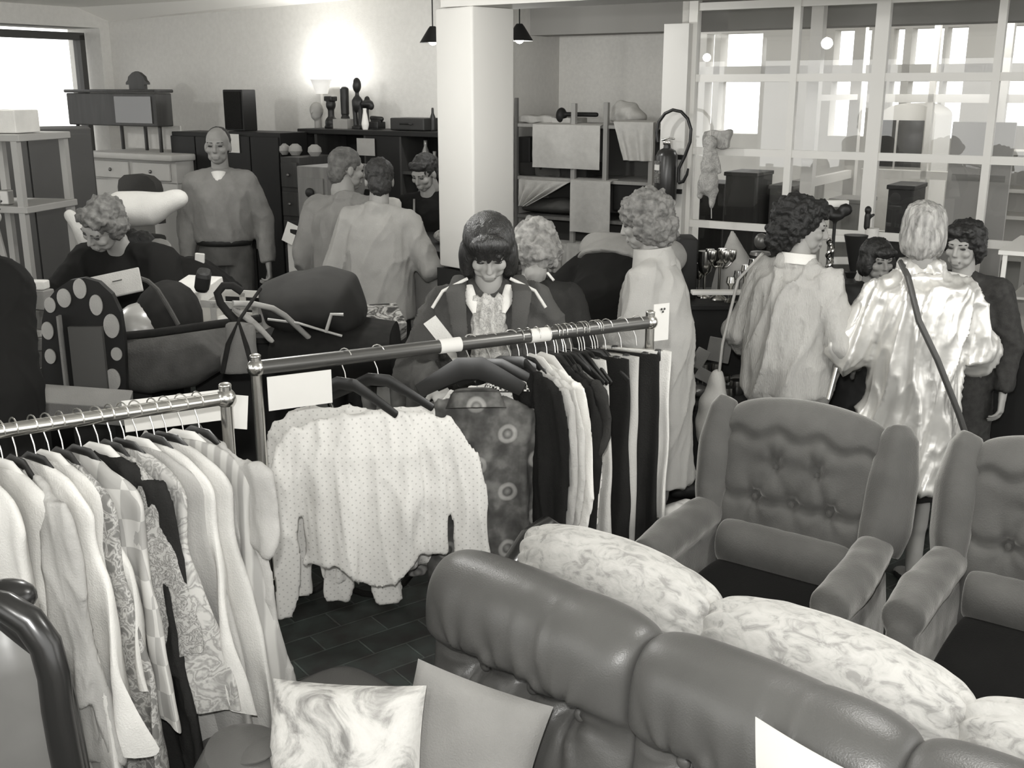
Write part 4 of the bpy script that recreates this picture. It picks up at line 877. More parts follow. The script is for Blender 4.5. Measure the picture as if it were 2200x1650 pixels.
# ---- wing chairs ----
def wing_chair(label, loc, yaw):
    e = empty('wing_chair', label, 'armchair', loc, yaw)
    MB().box((0, -.04, .23), (.70, .66, .24), bev=.04).build('base', velv, e)
    for x in (-.3, .3):
        for y in (-.32, .26): MB().fru((x, y, 0), (x, y, .12), .02, .028).build('leg', woodd, e)
    cushion('seat_cushion', velv_shade, e, T((0, -.09, 0)), .265, [(-.30, .38), (-.31, .46), (-.25, .51), (0, .53), (.25, .52), (.27, .42), (.2, .35), (0, .34)], 7., ns=5, nx=40)
    for s in (-1, 1):
        B = MB(); B.loft([((s*.355, -.32, .36), .056, .22), ((s*.355, -.33, .38), .062, .24), ((s*.36, -.10, .38), .064, .23), ((s*.345, .20, .40), .062, .23)], 24, (1, 0, 0), sq=.6)
        B.loft([((s*.36, -.31, .625), .066, .056), ((s*.36, -.315, .63), .074, .062), ((s*.365, -.1, .64), .080, .066), ((s*.345, .20, .66), .07, .06)], 24, (1, 0, 0), True)
        B.build('arm', velv, e, remesh=.011, sm=3, disp=nz(.004, 14))
        B = MB(); lean = .16
        B.loft([((s*.355, .20, .64), .055, .09), ((s*.365, .225, .72), .068, .105), ((s*.37, .27, .88), .072, .10), ((s*.36, .31, .99), .062, .075), ((s*.35, .325, 1.03), .038, .045)], 22, (1, -.55*s, 0), sq=.7)
        B.build('wing', velv, e, remesh=.010, sm=3, disp=nz(.006, 8, 8, 5, s))
    bt = [(-.085, .845), (.085, .845), (-.155, .735), (0, .735), (.155, .735)]
    def tf(q, x, s_):
        d = 0.
        if s_ < .0:
            for bx, bz in bt:
                r2_ = (q.x-bx)**2 + (q.z-bz)**2; d += .040*math.exp(-r2_/.026**2)
                a = math.atan2(q.z-bz, q.x-bx); d += .008*math.exp(-math.sqrt(r2_)/.07)*math.cos(6*a)
            d += .020*math.exp(-((q.z-.735-.01*math.cos(q.x*40))/.016)**2) + .022*math.exp(-((q.z-.925+.012*math.cos(q.x*36))/.018)**2)
            d *= min(1, -s_/.04)
        return V((q.x, q.y + d + (q.z-.5)*.22 + .05*x*x*0, q.z + .045*(1-x*x)*max(0, (q.z-.75)/.3)))
    cushion('back', velv, e, T((0, .19, 0)), .315, [(-.06, .60), (-.07, .70), (-.07, .84), (-.075, .95), (-.03, 1.015), (.05, 1.01), (.08, .9), (.08, .6), (.05, .45), (-.04, .46)], 6., tf, ns=11, nx=100, zend=.22)
    for bx, bz in bt: MB().ell((bx, .19-.045+(bz-.5)*.22, bz), (.011, .006, .011)).build('button', velv, e)
    cushion('lumbar_roll', velv, e, T((0, .13, 0)), .27, [(-.065, .54), (-.07, .60), (-.03, .645), (.05, .65), (.09, .58), (.06, .51), (-.02, .50)], 6., ns=7, nx=40)
    MB().loft([((0, .375, .30), .30, .02), ((0, .43, .98), .31, .02)], 16, (1, 0, 0), sq=.4).build('back_panel', velv, e)
    return e
wb = atz(1722, 868, 1.05)
w1 = wing_chair('grey velvet wing chair with buttoned back behind the pale sofa', (.815, 3.17, 0), math.radians(-36)); w1.scale = (.82, .86, 1.)
wb2 = V((wb.x+.73, wb.y-.42, 0))
w2_ = wing_chair('second grey velvet wing chair, cut off by the right edge', (.815+.665, 3.17-.41, 0), math.radians(-36)); w2_.scale = (.82, .86, 1.)
# ---- dark wood armchair bottom left ----
p0 = at(60, 1400, 1.72); ach = empty('wooden_armchair', 'dark wood framed armchair with grey leather back at the bottom left corner', 'armchair', (p0.x-.1, p0.y-.05, 0), .25)
im = pw(ach).inverted(); tr = [(-260, 1330), (-160, 1290), (-60, 1288), (10, 1302), (62, 1335), (98, 1385), (116, 1450), (124, 1520), (138, 1600), (158, 1700), (185, 1850), (200, 2000)]
pts = [im @ at(a, b_, 1.72 - .04*i/9) for i, (a, b_) in enumerate(tr)]
MB().tube(pts, [.026]*4+[.028]*8, 16, flat=1.).build('carved_frame', woodd, ach)
MB().tube([pts[3] + V((0, .02, -.03)), pts[5] + V((-.005, .02, -.01)), pts[7] + V((0, .02, 0)), pts[9] + V((0, .02, 0))], .03, 12).build('inner_rail', woodd, ach)
q0 = pts[3]
def bk(u, v):
    i = v*(len(pts)-4) + 3; a = pts[min(len(pts)-1, int(i))].lerp(pts[min(len(pts)-1, int(i)+1)], i-int(i)); l = V((pts[1].x-.1, pts[1].y, a.z)); r = a.lerp(l, u)
    return V((r.x, r.y + .02 - .05*math.sin(u*PI)**.5*min(1, v*3) + .02*math.sin(u*9), r.z - .0*v))
MB().grid(bk, 30, 30).build('back_pad', mat('mid_leather', .13, .4, .5, 'plain', .08, 4), ach, solid=.03)
im_ = im @ at(12, 1285, 1.80); MB().ell(im_, (.055, .04, .035)).build('finial', woodd, ach)
MB().box((pts[9].x-.45, pts[9].y-.05, .38), (.7, .5, .16), bev=.05).build('seat', mat('mid_leather', .24), ach)
for x in (-.75, -.12):
    for y in (-.28, .15): MB().fru((pts[9].x+x, pts[9].y+y, 0), (pts[9].x+x, pts[9].y+y, .32), .02, .028).build('leg', woodd, ach)
# ================= BACK OF THE ROOM =================
def rpos(px, py, v): u_, z_ = ux(px, v, py); return u_, z_
def rspan(x0, x1, yt, v, yb=None):      # u0,u1,ztop,(zbottom) of a screen box on plane v
    xm = (x0+x1)/2; zt = rpos(xm, yt, v)[1]; return rpos(x0, yt, v)[0], rpos(x1, yt, v)[0], zt, (rpos(xm, yb, v)[1] if yb else 0.)
def rthing(name, label, cat, u, v, z=0., group=None): p = R(u, v, z); return empty(name, label, cat, tuple(p), RZ, group)
blackw = mat('black_wood', .010, .5, .25); greyw = mat('grey_wood', .16, .6, .3, 'wood', .11, 3); lightw = mat('light_wood', .34, .6, .3, 'wood', .27, 3); brownw = mat('brown_wood', .045, .5, .35, 'wood', .028, 3)
def lb(*a, **k): return MB().box(*a, **k)
# black cupboards
for (x0, x1, lab) in ((368, 476, 'black cupboard against the lamp wall, left one, behind the standing man'), (480, 600, 'black cupboard with a white paper, right one behind the standing man')):
    v = -.72; a, b, zt, _ = rspan(x0, x1, 284, v); w_ = b-a; e = rthing('cupboard', lab, 'cupboard', (a+b)/2, v+.14)
    lb((0, 0, zt/2), (w_, .28, zt), bev=.004).build('body', blackw, e, smooth=False)
    for s in (-1, 1):
        d = lb((s*w_*.25, -.15, zt/2+.03), (w_*.48, .02, zt-.12), bev=.004).build('door', blackw, e, smooth=False); lb((s*.03, -.17, zt*.55), (.012, .02, .12)).build('handle', mat('dull_metal', .2, .4, .5, metal=.8), d)
a, b, zt, zb = rspan(488, 511, 288, -.75, 328); o = lb((0, 0, 0), (b-a, .003, zt-zb)).build('paper_notice', cardm, smooth=False); o.location = R((a+b)/2, -.745, (zt+zb)/2); o.rotation_euler = (0, 0, RZ); tag(o, 'small white paper taped on the right black cupboard', 'notice')
a, b, zt, zb = rspan(491, 532, 205, -.55, 284); e = rthing('loudspeaker', 'black box loudspeaker standing on top of the right black cupboard', 'loudspeaker', (a+b)/2, -.48, rspan(480, 600, 284, -.72)[2])
hh = zt-zb+.03; lb((0, -.06, hh/2), (b-a, .14, hh), bev=.006).build('case', blackw, e, smooth=False); lb((0, -.135, hh/2), (b-a-.03, .012, hh-.03), bev=.004).build('grille', mat('grille', .02, .95, .05, 'plain', .01, 200), e)
# white sideboard with dark upper cabinet
v = -.95; a, b, zt, _ = rspan(186, 368, 330, v); w_ = b-a; e = rthing('sideboard', 'white painted sideboard with a moulded top beside the window', 'sideboard', (a+b)/2, v+.25); ct = mat('aged_white_paint', .46, .6, .3, 'plain', .40, 5)
lb((0, 0, zt-.02), (w_+.03, .54, .05), bev=.012).build('top', ct, e); lb((0, -.06, zt-.13), (w_-.02, .30, .18), bev=.004).build('frieze', ct, e, smooth=False)
for s in (-1, 1): lb((s*(w_/2-.16), .02, (zt-.2)/2), (.30, .46, zt-.2), bev=.006).build('pedestal', ct, e, smooth=False)
lb((0, .22, zt*.5), (w_-.3, .04, zt-.3)).build('back_panel', ct, e, smooth=False)
for s in (-.5, .45): d = lb((s*w_*.5, -.22, zt-.13), (w_*.42, .02, .13), bev=.006).build('drawer', ct, e, smooth=False); MB().ell((s*w_*.5, -.235, zt-.13), .014).build('knob', mat('dull_metal', .2), d)
lb((.02, -.02, zt-.30), (w_-.5, .40, .02)).build('shelf', ct, e, smooth=False)
zs = zt+.006; a2, b2, z2, z3 = rspan(148, 338, 197, v+.15, 267); w2 = b2-a2
e = rthing('display_cabinet', 'dark long cabinet on thin legs standing on the white sideboard', 'cabinet', (a2+b2)/2, v+.27, zs); H_ = z2-zs
lb((0, -.07, H_-(z2-z3)/2-.01), (w2, .16, z2-z3), bev=.008).build('case', brownw, e, smooth=False); lb((0, -.07, H_+.005), (w2+.03, .18, .025), bev=.006).build('cornice', brownw, e)
lb((w2*.26, -.153, H_-(z2-z3)/2-.01), (w2*.40, .008, (z2-z3)*.8)).build('glass_door', mat('dark_glass', .05, .1, .6), e, smooth=False)
for x in (-.46, -.13, .14, .30, .47): lb((x*w2, -.10 if abs(x) > .4 else .05, (H_-(z2-z3))/2), (.022, .022, H_-(z2-z3)), bev=.003).build('leg', brownw, e)
lb((w2*.16, .11, (H_-(z2-z3))/2), (w2*.60, .01, H_-(z2-z3)-.02)).build('white_back_panel', cl('board_white', .66), e, smooth=False)
o = MB().prism([(-.125, 0), (-.10, .02), (-.09, .045), (-.04, .075), (0, .085), (.04, .075), (.09, .045), (.10, .02), (.125, 0), (.125, -.015), (.09, -.015), (.09, -.05), (-.09, -.05), (-.09, -.015), (-.125, -.015)], -.015, .015).build('arched_frame', brownw, smooth=False)
q = rspan(265, 320, 190, v+.2); o.location = R((q[0]+q[1])/2, v+.22, z2+.068); o.rotation_euler = (0, 0, RZ); tag(o, 'small dark arched frame standing on the cabinet by the window', 'frame')
# chair on the pile before the sideboard
v = -1.45; a, b, zt, _ = rspan(232, 315, 375, v); e = rthing('side_chair', 'grey upholstered chair with curved back before the white sideboard', 'chair', (a+b)/2, v+.1)
MB().prism([(-(b-a)/2*math.cos(t)*-1 if 0 else (b-a)/2*c_, s_) for c_, s_ in [(-1, -.34), (-1, -.10), (-.92, -.05), (-.6, -.012), (0, 0), (.6, -.012), (.92, -.05), (1, -.10), (1, -.34)]], -.03, .03).build('backrest', cl('grey_upholstery', .07), e)
for ch_ in e.children: ch_.location = (0, 0, zt)
lb((0, -.18, zt-.45), (.42, .42, .06), bev=.02).build('seat', cl('grey_upholstery', .07), e)
for x in (-.18, .18):
    for y in (-.36, .0): MB().fru((x, y, 0), (x, y, zt-.47), .018).build('leg', brownw, e)
# tall dark wardrobe left
pl, pr = at(-90, 280, 6.35), at(192, 278, 6.75); a, b, zt = 0, (pr-pl).length, pl.z; e = empty('wardrobe', 'tall dark wardrobe between the shelf rack and the sideboard', 'wardrobe', ((pl.x+pr.x)/2-.1, (pl.y+pr.y)/2+.24, 0), .40)
wm = mat('dark_wardrobe', .045, .6, .3, 'plain', .038, 4); lb((0, 0, zt/2), (b-a, .5, zt), bev=.006).build('body', wm, e, smooth=False)
for s in (-1, 1): d = lb((s*(b-a)*.25, -.26, zt/2), ((b-a)*.49, .02, zt-.06), bev=.004).build('door', wm, e, smooth=False)
# light shelf rack at the far left
e = empty('shelf_rack', 'light metal shelf rack at the left edge with boxes on top', 'shelf', tuple(at(30, 600, 5.6).xy)+(0,), math.radians(-12)); im = pw(e).inverted()
tp_ = im @ at(40, 296, 5.6); zt = tp_.z; fr = mat('beige_metal', .30, .5, .4)
for x in (-.28, .105):
    for y in (0, .40): lb((x, y, zt/2), (.035, .035, zt)).build('post', fr, e, smooth=False)
for z in (zt, (im @ at(40, 450, 5.6)).z, .85, .3): lb((-.09, .20, z), (.46, .44, .035), bev=.004).build('shelf', fr, e, smooth=False)
SRZ = math.radians(-12)
def onrack(name, label, cat, x, y, z, m, w_, d_, h_, rz=0., tilt=0.):
    o = lb((0, 0, h_/2), (w_, d_, h_), bev=.006).build(name, m, smooth=False); p = pw(e) @ V((x, y, z)); o.location = p; o.rotation_euler = (0, tilt, SRZ+rz); return tag(o, label, cat)
pb = cl('pale_box', .66); z0 = zt+.02
bx1 = onrack('box', 'pale cardboard box on the top of the left shelf rack', 'box', -.02, .15, z0, pb, .20, .2, .115); onrack('box', 'long pale box under the stack on the left shelf rack', 'box', -.24, .15, z0, pb, .20, .2, .10)
onrack('box', 'small white box, topmost of the stack on the left shelf rack', 'box', -.21, .15, z0+.103, pb, .17, .15, .08, .1)
zm = (im @ at(40, 450, 5.6)).z+.02
onrack('tin', 'small tin can on the middle shelf of the left rack', 'tin', -.02, .05, zm, mat('tin', .4, .35, .6, metal=.6), .05, .05, .075)
onrack('tray', 'bright metal tray on the middle shelf of the left rack', 'tray', -.16, .05, zm, chrome, .14, .12, .03)
for k_, (x, t_) in enumerate(((-.08, .06), (.01, .16))):
    onrack('board', ['narrow board leaning under the middle shelf of the left rack, upright one', 'narrow board leaning under the middle shelf of the left rack, slanted one'][k_], 'board', x, .0, .88, fr, .03, .02, zm-.95, 0, -t_)
# low drawer units next to cupboards
v = -.88; a, b, zt, _ = rspan(602, 642, 338, v); e = rthing('drawer_unit', 'narrow dark drawer unit between the black cupboard and the bookcase', 'drawers', (a+b)/2, v+.2)
lb((0, 0, zt/2), (b-a, .4, zt)).build('body', brownw, e, smooth=False)
for i in range(5):
    d = lb((0, -.21, zt-.12-i*.2), (b-a-.03, .02, .17), bev=.004).build('drawer', brownw, e, smooth=False); MB().ell((0, -.225, zt-.12-i*.2), .012).build('knob', mat('dull_metal', .2), d)
for i, (px_, py_) in enumerate(((608, 326), (634, 324), (655, 330))):
    q = rpos(px_, py_, v+.2); o = MB().lathe([(.03, 0), (.05, .03), (.045, .06), (.02, .08)], 14).build('bowl', cl('grey_china', .3)); o.location = R(q[0], v+.2, zt+.0 if i < 2 else zt); o.location = R(q[0] if i < 2 else b-.04, v+.2, zt); tag(o, ['small bowl at the left on the narrow drawer unit', 'small bowl in the middle on the narrow drawer unit', 'small bowl at the right on the narrow drawer unit'][i], 'bowl')
v = -1.35; a, b, zt, _ = rspan(636, 700, 358, v); e = rthing('small_cabinet', 'grey small cabinet with a dark knob behind the left tunic woman', 'cabinet', (a+b)/2, v+.2)
lb((0, 0, zt/2), (b-a, .4, zt), bev=.005).build('body', greyw, e, smooth=False); d = lb((0, -.205, zt-.25), (b-a-.05, .015, .36), bev=.004).build('door', greyw, e, smooth=False); MB().ell((0, -.225, zt-.16), (.035, .02, .03)).build('knob', darkm, d)
# bookcase
v = -.42; a, b, zt, _ = rspan(642, 948, 281, v); w_ = b-a; e = rthing('bookcase', 'long dark bookcase under the lamp with statues on top', 'bookcase', (a+b)/2, v+.18); BKZ = zt
lb((0, .16, zt/2), (w_, .03, zt)).build('back_panel', blackw, e, smooth=False)
lb((0, 0, zt-.015), (w_+.02, .38, .035), bev=.004).build('top', blackw, e, smooth=False)
for i, x in enumerate((-.5, -.38, -.02, .22, .5)): lb((x*w_, 0, zt/2), (.025, .35, zt-.03)).build('side_panel', brownw, e, smooth=False)
for z in (.1, .5, .9, 1.2, 1.48):
    if z < zt-.1: lb((0, 0, z), (w_-.02, .34, .02)).build('shelf', brownw, e, smooth=False)
lb((.10*w_, -.17, zt*.5), (w_*.235, .015, zt-.06), bev=.004).build('door', blackw, e, smooth=False)
rnd = random.Random(5)
x = -.36*w_
for i in range(30):
    t_ = rnd.uniform(.018, .045); h_ = rnd.uniform(.17, .25); zz = [1.21, .91][i % 2]
    if x > -.04*w_: break
    o = lb((0, 0, h_/2), (t_, .16, h_)).build('book', mat('book_%d' % (i % 5), [.4, .25, .06, .5, .12][i % 5], .7), smooth=False); p = pw(e) @ V((x, .0, zz)); o.location = p; o.rotation_euler = (0, 0, RZ); tag(o, 'book standing in the left bay of the dark bookcase', 'book', 'books in the left bay of the bookcase')
    if i % 2: x += .052
for i in range(12):
    h_ = rnd.uniform(.12, .22); xx = (.26+.02*i)*w_; o = MB().lathe([(.02, 0), (.03, .02), (.03, h_*.6), (.012, h_*.8), (.014, h_)], 12).build('bottle', mat('grey_glass', .25, .15, .6)); o.location = pw(e) @ V((xx, -.02, [1.21, .91, 1.49][i % 3] if BKZ > 1.7 else .91)); tag(o, 'glass bottle on the right shelves of the dark bookcase', 'bottle', 'bottles on the right shelves of the bookcase')
# papers
q = rspan(768, 806, 297, v-.0, 334); o = lb((0, 0, 0), (q[1]-q[0], .003, q[2]-q[3])).build('paper_notice', cl('grey_paper', .36), smooth=False); o.location = R((q[0]+q[1])/2, v-.012, (q[2]+q[3])/2); o.rotation_euler = (0, 0, RZ); tag(o, 'light square paper hung on the dark bookcase front', 'notice')
# statues
def onbook(name, label, cat, px, mb, m, dv=.18, rz=0.):
    u_ = rpos(px, 270, v+dv)[0]; o = mb.build(name, m, remesh=.006, sm=1); o.location = R(u_, v+dv, BKZ+.002); o.rotation_euler = (0, 0, RZ+rz); return tag(o, label, cat)
stw = cl('pale_plaster', .33); std = mat('dark_carving', .014, .45, .4)
onbook('head_bust', 'pale plaster head on the bookcase under the lamp', 'bust', 681, MB().ell((0, 0, .13), (.048, .055, .06)).cap((0, .01, 0), (0, .01, .10), .028, .026).ell((0, -.01, .095), (.036, .04, .04)).cap((0, -.05, .13), (0, -.06, .11), .007), stw)
onbook('head_bust', 'dark carved bust with flat hair on the bookcase', 'bust', 712, MB().ell((0, 0, .17), (.035, .04, .045)).box((0, 0, .215), (.075, .07, .035)).cap((0, 0, .06), (0, 0, .14), .024).ell((0, 0, .04), (.055, .04, .05)).box((0, 0, .008), (.09, .07, .016)), std)
o = lb((0, 0, .035), (.14, .12, .07)).build('plinth_box', cl('grey_paper', .36), smooth=False); o.location = R(rpos(742, 270, v+.2)[0], v+.2, BKZ+.001); o.rotation_euler = (0, 0, RZ); tag(o, 'pale box on the bookcase carrying the dark column figure', 'box')
o = onbook('column_figure', 'dark cylindrical carved figure standing on a pale box on the bookcase', 'statue', 742, MB().fru((0, 0, .0), (0, 0, .03), .036, .022).fru((0, 0, .03), (0, 0, .21), .03, .033).ell((0, 0, .21), (.033, .033, .02)), std, .2); o.location.z = BKZ+.074
onbook('carved_figure', 'tallest dark carved figure with elongated head on the bookcase', 'statue', 769, MB().ell((0, 0, .31), (.032, .034, .055)).cap((0, 0, .17), (0, 0, .27), .018, .014).ell((0, 0, .18), (.045, .035, .06)).cap((-.03, 0, .20), (-.02, 0, .0), .018).cap((.03, 0, .20), (.02, 0, .0), .018).box((0, 0, .01), (.08, .06, .02)), std)
onbook('carved_tree', 'small dark carved palm on the bookcase right of the tallest figure', 'statue', 790, MB().cap((0, 0, 0), (0, 0, .14), .010).ell((0, 0, .18), (.05, .04, .03)).ell((.035, 0, .165), (.025, .02, .03)).ell((-.03, 0, .16), (.02, .02, .025)).ell((.0, 0, .21), (.02, .02, .025)), std)
onbook('white_vase', 'slim white vase before the carved palm on the bookcase', 'vase', 784, MB().lathe([(.02, 0), (.028, .04), (.02, .09), (.012, .13), (.015, .15)], 14), whitem, .08)
onbook('telephone', 'dark rounded object right of the carved palm on the bookcase', 'ornament', 808, MB().box((0, 0, .03), (.10, .09, .05)).cap((-.04, 0, .08), (.05, 0, .075), .018), std)
o = onbook('suitcase', 'dark flat case lying on the right end of the bookcase', 'suitcase', 892, MB().box((0, 0, .045), (.30, .20, .085)), mat('black_leather', .02, .5, .4)); MB().tube([(-.05, -.11, .045), (-.04, -.125, .05), (.04, -.125, .05), (.05, -.11, .045)], .006, 8).build('handle', darkm, o)
onbook('bottle', 'dark slim bottle on the far right end of the bookcase', 'bottle', 929, MB().lathe([(.025, 0), (.025, .08), (.010, .12), (.008, .16)], 14), std)
# floor lamp
lq = at(690, 172, 8.42); e = empty('floor_lamp', 'tall uplighter floor lamp glowing against the wall behind the bookcase', 'lamp', (lq.x, lq.y, 0))
MB().lathe([(.055, lq.z-.085), (.075, lq.z-.06), (.10, lq.z+.0)], 24).build('x', whitem, e) if False else None
B = MB(); n = 28; prof = [(.045, -.10), (.052, -.075), (.066, -.03), (.078, .0), (.088, .005), (.082, .004), (.060, -.03), (.04, -.07), (.0005, -.08)]
B.v = [V((r*math.cos(2*PI*k/n), r*math.sin(2*PI*k/n), lq.z+z)) for r, z in prof for k in range(n)]; B.f = [(i*n+k, i*n+(k+1) % n, (i+1)*n+(k+1) % n, (i+1)*n+k) for i in range(len(prof)-1) for k in range(n)]
B.build('lamp_shade', mat('lamp_shade_white', .7, .6, emit=.45), e); MB().fru((0, 0, .02), (0, 0, lq.z-.09), .011).build('pole', whitem, e); MB().lathe([(.13, 0), (.13, .015), (.02, .03)], 24).build('base', whitem, e)
# pendants
def pendant(px, py, Y, lab):
    p = at(px, py, Y); e = empty('pendant_lamp', lab, 'lamp', tuple(p)); n = 24; prof = [(.018, .10), (.03, .085), (.085, .0), (.083, .0), (.028, .08), (.0005, .085)]
    B = MB(); B.v = [V((r*math.cos(2*PI*k/n), r*math.sin(2*PI*k/n), z)) for r, z in prof for k in range(n)]; B.f = [(i*n+k, i*n+(k+1) % n, (i+1)*n+(k+1) % n, (i+1)*n+k) for i in range(len(prof)-1) for k in range(n)]
    B.build('lamp_shade', darkm, e); MB().ell((0, 0, .015), .03).build('bulb', mat('glowing_bulb', .9, .4, .3, emit=2.2), e); MB().fru((0, 0, .09), (0, 0, CZ-p.z), .004).build('cord', darkm, e); return e
pendant(930, 92, 7.2, 'dark cone pendant lamp just left of the white column'); pendant(1116, 88, 6.9, 'dark cone pendant lamp just right of the white column')
# counter
ca, cb_ = at(628, 492, 7.15), at(953, 538, 6.12); cy = math.atan2(cb_.y-ca.y, cb_.x-ca.x); CL = (cb_-ca).length; cz = (ca.z+cb_.z)/2
e = empty('counter', 'long counter with pale front panels and a dark top left of the column', 'counter', (ca.x, ca.y, 0), cy)
lb((CL/2, .26, cz-.02), (CL, .56, .035), bev=.004).build('top', darkm, e, smooth=False); lb((CL/2, .27, (cz-.04)/2), (CL-.04, .48, cz-.04)).build('body', darkm, e, smooth=False)
pm_ = cl('pale_panel', .50, v2=.46, scale=3)
lb((.10, .0, (cz-.06)/2+.02), (.30, .02, cz-.1)).build('front_panel', pm_, e, smooth=False); lb((CL-.34, .0, (cz-.06)/2+.02), (.66, .02, cz-.1)).build('front_panel', pm_, e, smooth=False)
def oncounter(name, label, cat, x, y, mb, m, rz=0., rmsh=0.): o = mb.build(name, m, remesh=rmsh, smooth=bool(rmsh)); o.location = pw(e) @ V((x, y, cz)); o.rotation_euler = (0, 0, cy+rz); return tag(o, label, cat)
CE = e
o = lb((0, 0, 0), (.12, .003, .13)).build('paper_notice', cardm, smooth=False); o.location = pw(e) @ V((.0, -.02, cz-.03)); o.rotation_euler = (-.3, .2, cy); tag(o, 'white paper hanging over the left end of the counter', 'notice')
oncounter('briefcase', 'dark open briefcase on the counter left of the tunic women', 'case', .38, .2, lb((0, 0, .04), (.34, .24, .08), bev=.01).box((0, .12, .16), (.34, .04, .2), Mx.Rotation(-.3, 4, 'X'), bev=.01), darkm)
oncounter('cloth_bundle', 'pale crumpled cloths on the right end of the counter', 'cloth', CL-.14, .25, MB().ell((0, 0, .07), (.13, .10, .08)).ell((-.1, 0, .04), (.09, .08, .045)).ell((.08, -.05, .08), (.07, .07, .07)), cl('grey_cloth_x', .42, pat='floral', v2=.2, scale=14), 0, .009)
oncounter('tissue', 'small crumpled white tissue near the right hand on the counter', 'tissue', CL-.42, .08, MB().ell((0, 0, .025), (.06, .04, .02)).ell((.04, .01, .04), (.03, .02, .03)), whitem, 0, .006)
oncounter('paper_stack', 'pale papers on the left end of the counter', 'papers', .08, .18, lb((0, 0, .012), (.22, .16, .022), Mx.Rotation(.2, 4, 'Z')), cardm)
# ---- linen shelves in the alcove ----
v = .70; a, b, zt, _ = rspan(1106, 1408, 268, v); w_ = b-a; e = rthing('linen_shelf', 'wooden shelf unit stacked with linen in the alcove', 'shelf', a, v); LS = e
zz = [rpos(1250, y_, v)[1] for y_ in (268, 385, 470, 598)] + [.45, .1]
for i, z in enumerate(zz): lb((w_/2, .25, z-.012), (w_, .5, .024)).build('shelf', lightw if i < 2 else greyw, e, smooth=False)
lb((w_/2, .51, zt/2), (w_, .01, zt)).build('back_panel', mat('dark_board', .10), e, smooth=False)  # dark grey board closing the back of the shelves
for px_, tpy in ((1109, 210), (1232, 222), (1301, 220), (1400, 262)):
    u_ = rpos(px_, 300, v)[0]-a; z_ = rpos(px_, tpy, v)[1]; lb((u_, .0, z_/2), (.035 if px_ > 1200 else .02, .035, z_), bev=.003).build('post', lightw if px_ > 1200 else greyw, e, smooth=False)
LRZ = RZ
def cloth(label, x0, x1, y0, y1, m, vv=v-.03, pts=None, fold=.012, nf=4, cat_='towel', name='towel', over=.12, seed=0):
    """a cloth hanging from the shelf edge: screen box -> world sheet, top lies back on the shelf"""
    a_, b_, zt_, zb_ = rspan(x0, x1, y0, vv, y1); W_ = b_-a_; H = zt_-zb_; p = R(a_, vv, zt_)
    def f(u, t):
        if t < .2: q = (1-t/.2); y = over*q; z = .008*q; ff = 0
        else: q = (t-.2)/.8; y = 0; z = -H*q; ff = fold*min(1, q*2)
        x = W_*u
        if pts: l_, r__ = pts(max(0, (t-.2)/.8)); x = W_*(l_+(r__-l_)*u)
        return V((x, y - .01 + ff*math.sin(u*nf*PI+seed) + .004*NZ.noise(V((u*6, t*6, seed))), z))
    o = MB().grid(f, 30, 24).build(name, m, solid=.006); o.location = p; o.rotation_euler = (0, 0, RZ); return tag(o, label, cat_)
tw = cl('white_towel', .52, v2=.47, scale=30); tw2 = cl('pale_towel', .46, v2=.40, scale=20)
cloth('large white towel hanging from the top linen shelf, left', 1145, 1290, 268, 362, tw, fold=.006)
cloth('white cloth hanging in a point from the top linen shelf, right', 1318, 1404, 262, 345, tw, pts=lambda q: (max(0, .0+.28*q), 1.), fold=.018, nf=5)
cloth('pale towel hanging from the middle linen shelf over the lower ones', 1226, 1312, 388, 500, tw, fold=.008, nf=3)
cloth('crumpled white cloth draped along the middle linen shelf', 1115, 1225, 388, 445, tw, pts=lambda q: (0, 1-.85*q), fold=.025, nf=7)
cloth('pale cloth hanging from the lower linen shelf behind the bending man', 1170, 1218, 522, 585, tw2, pts=lambda q: (.2*q, 1), fold=.015)
cloth('folded white sheet hanging from the lower linen shelf, right of the pale cloth', 1218, 1262, 525, 578, tw, fold=.004)
def onshelf(name, label, cat_, px, zi, mb, m, dv=.2, rmsh=.01, disp=None): 
    u_ = rpos(px, 400, v+dv)[0]; o = mb.build(name, m, remesh=rmsh, sm=1, disp=disp, smooth=bool(rmsh)); o.location = R(u_, v+dv, zz[zi]+.001); o.rotation_euler = (0, 0, RZ); return tag(o, label, cat_)
onshelf('folded_linen', 'low pile of pale folded linen on the top shelf, left', 'linen', 1168, 0, MB().box((0, 0, .03), (.30, .28, .055)), tw2, disp=nz(.012, 14))
onshelf('folded_linen', 'low pile of pale linen on the top shelf, middle', 'linen', 1216, 0, MB().box((0, 0, .02), (.2, .26, .04)), tw2, disp=nz(.012, 14))
onshelf('dumbbell_box', 'dark bar lying on the top linen shelf between the posts', 'bar', 1240, 0, MB().cap((-.15, 0, .07), (.15, 0, .07), .018).ell((-.15, 0, .06), (.04, .05, .06)), darkm, .1, .008)
onshelf('cloth_bundle', 'white crumpled cloth bundle on the top linen shelf, right', 'cloth', 1335, 0, MB().ell((0, 0, .08), (.12, .1, .09)).ell((.09, 0, .06), (.08, .1, .06)), tw, disp=nz(.02, 12))
onshelf('black_bag', 'black bag on the second shelf at the left end', 'bag', 1137, 1, MB().box((0, 0, .15), (.13, .2, .28)), darkm, .2, .012)
onshelf('grey_cushion', 'dark grey cushion lying on the third linen shelf', 'cushion', 1185, 2, MB().loft([((-.2, 0, .04), .12, .03), ((-.1, 0, .06), .13, .055), ((.12, 0, .07), .13, .065), ((.2, 0, .06), .12, .05)], 20, (0, 1, 0), True), cl('grey_cushion', .10, scale=20), .18)
onshelf('striped_bag', 'dark bag with pale strap on the third linen shelf, right', 'bag', 1360, 1, MB().box((0, 0, -.12), (.24, .2, .2)), darkm, .12, .012)
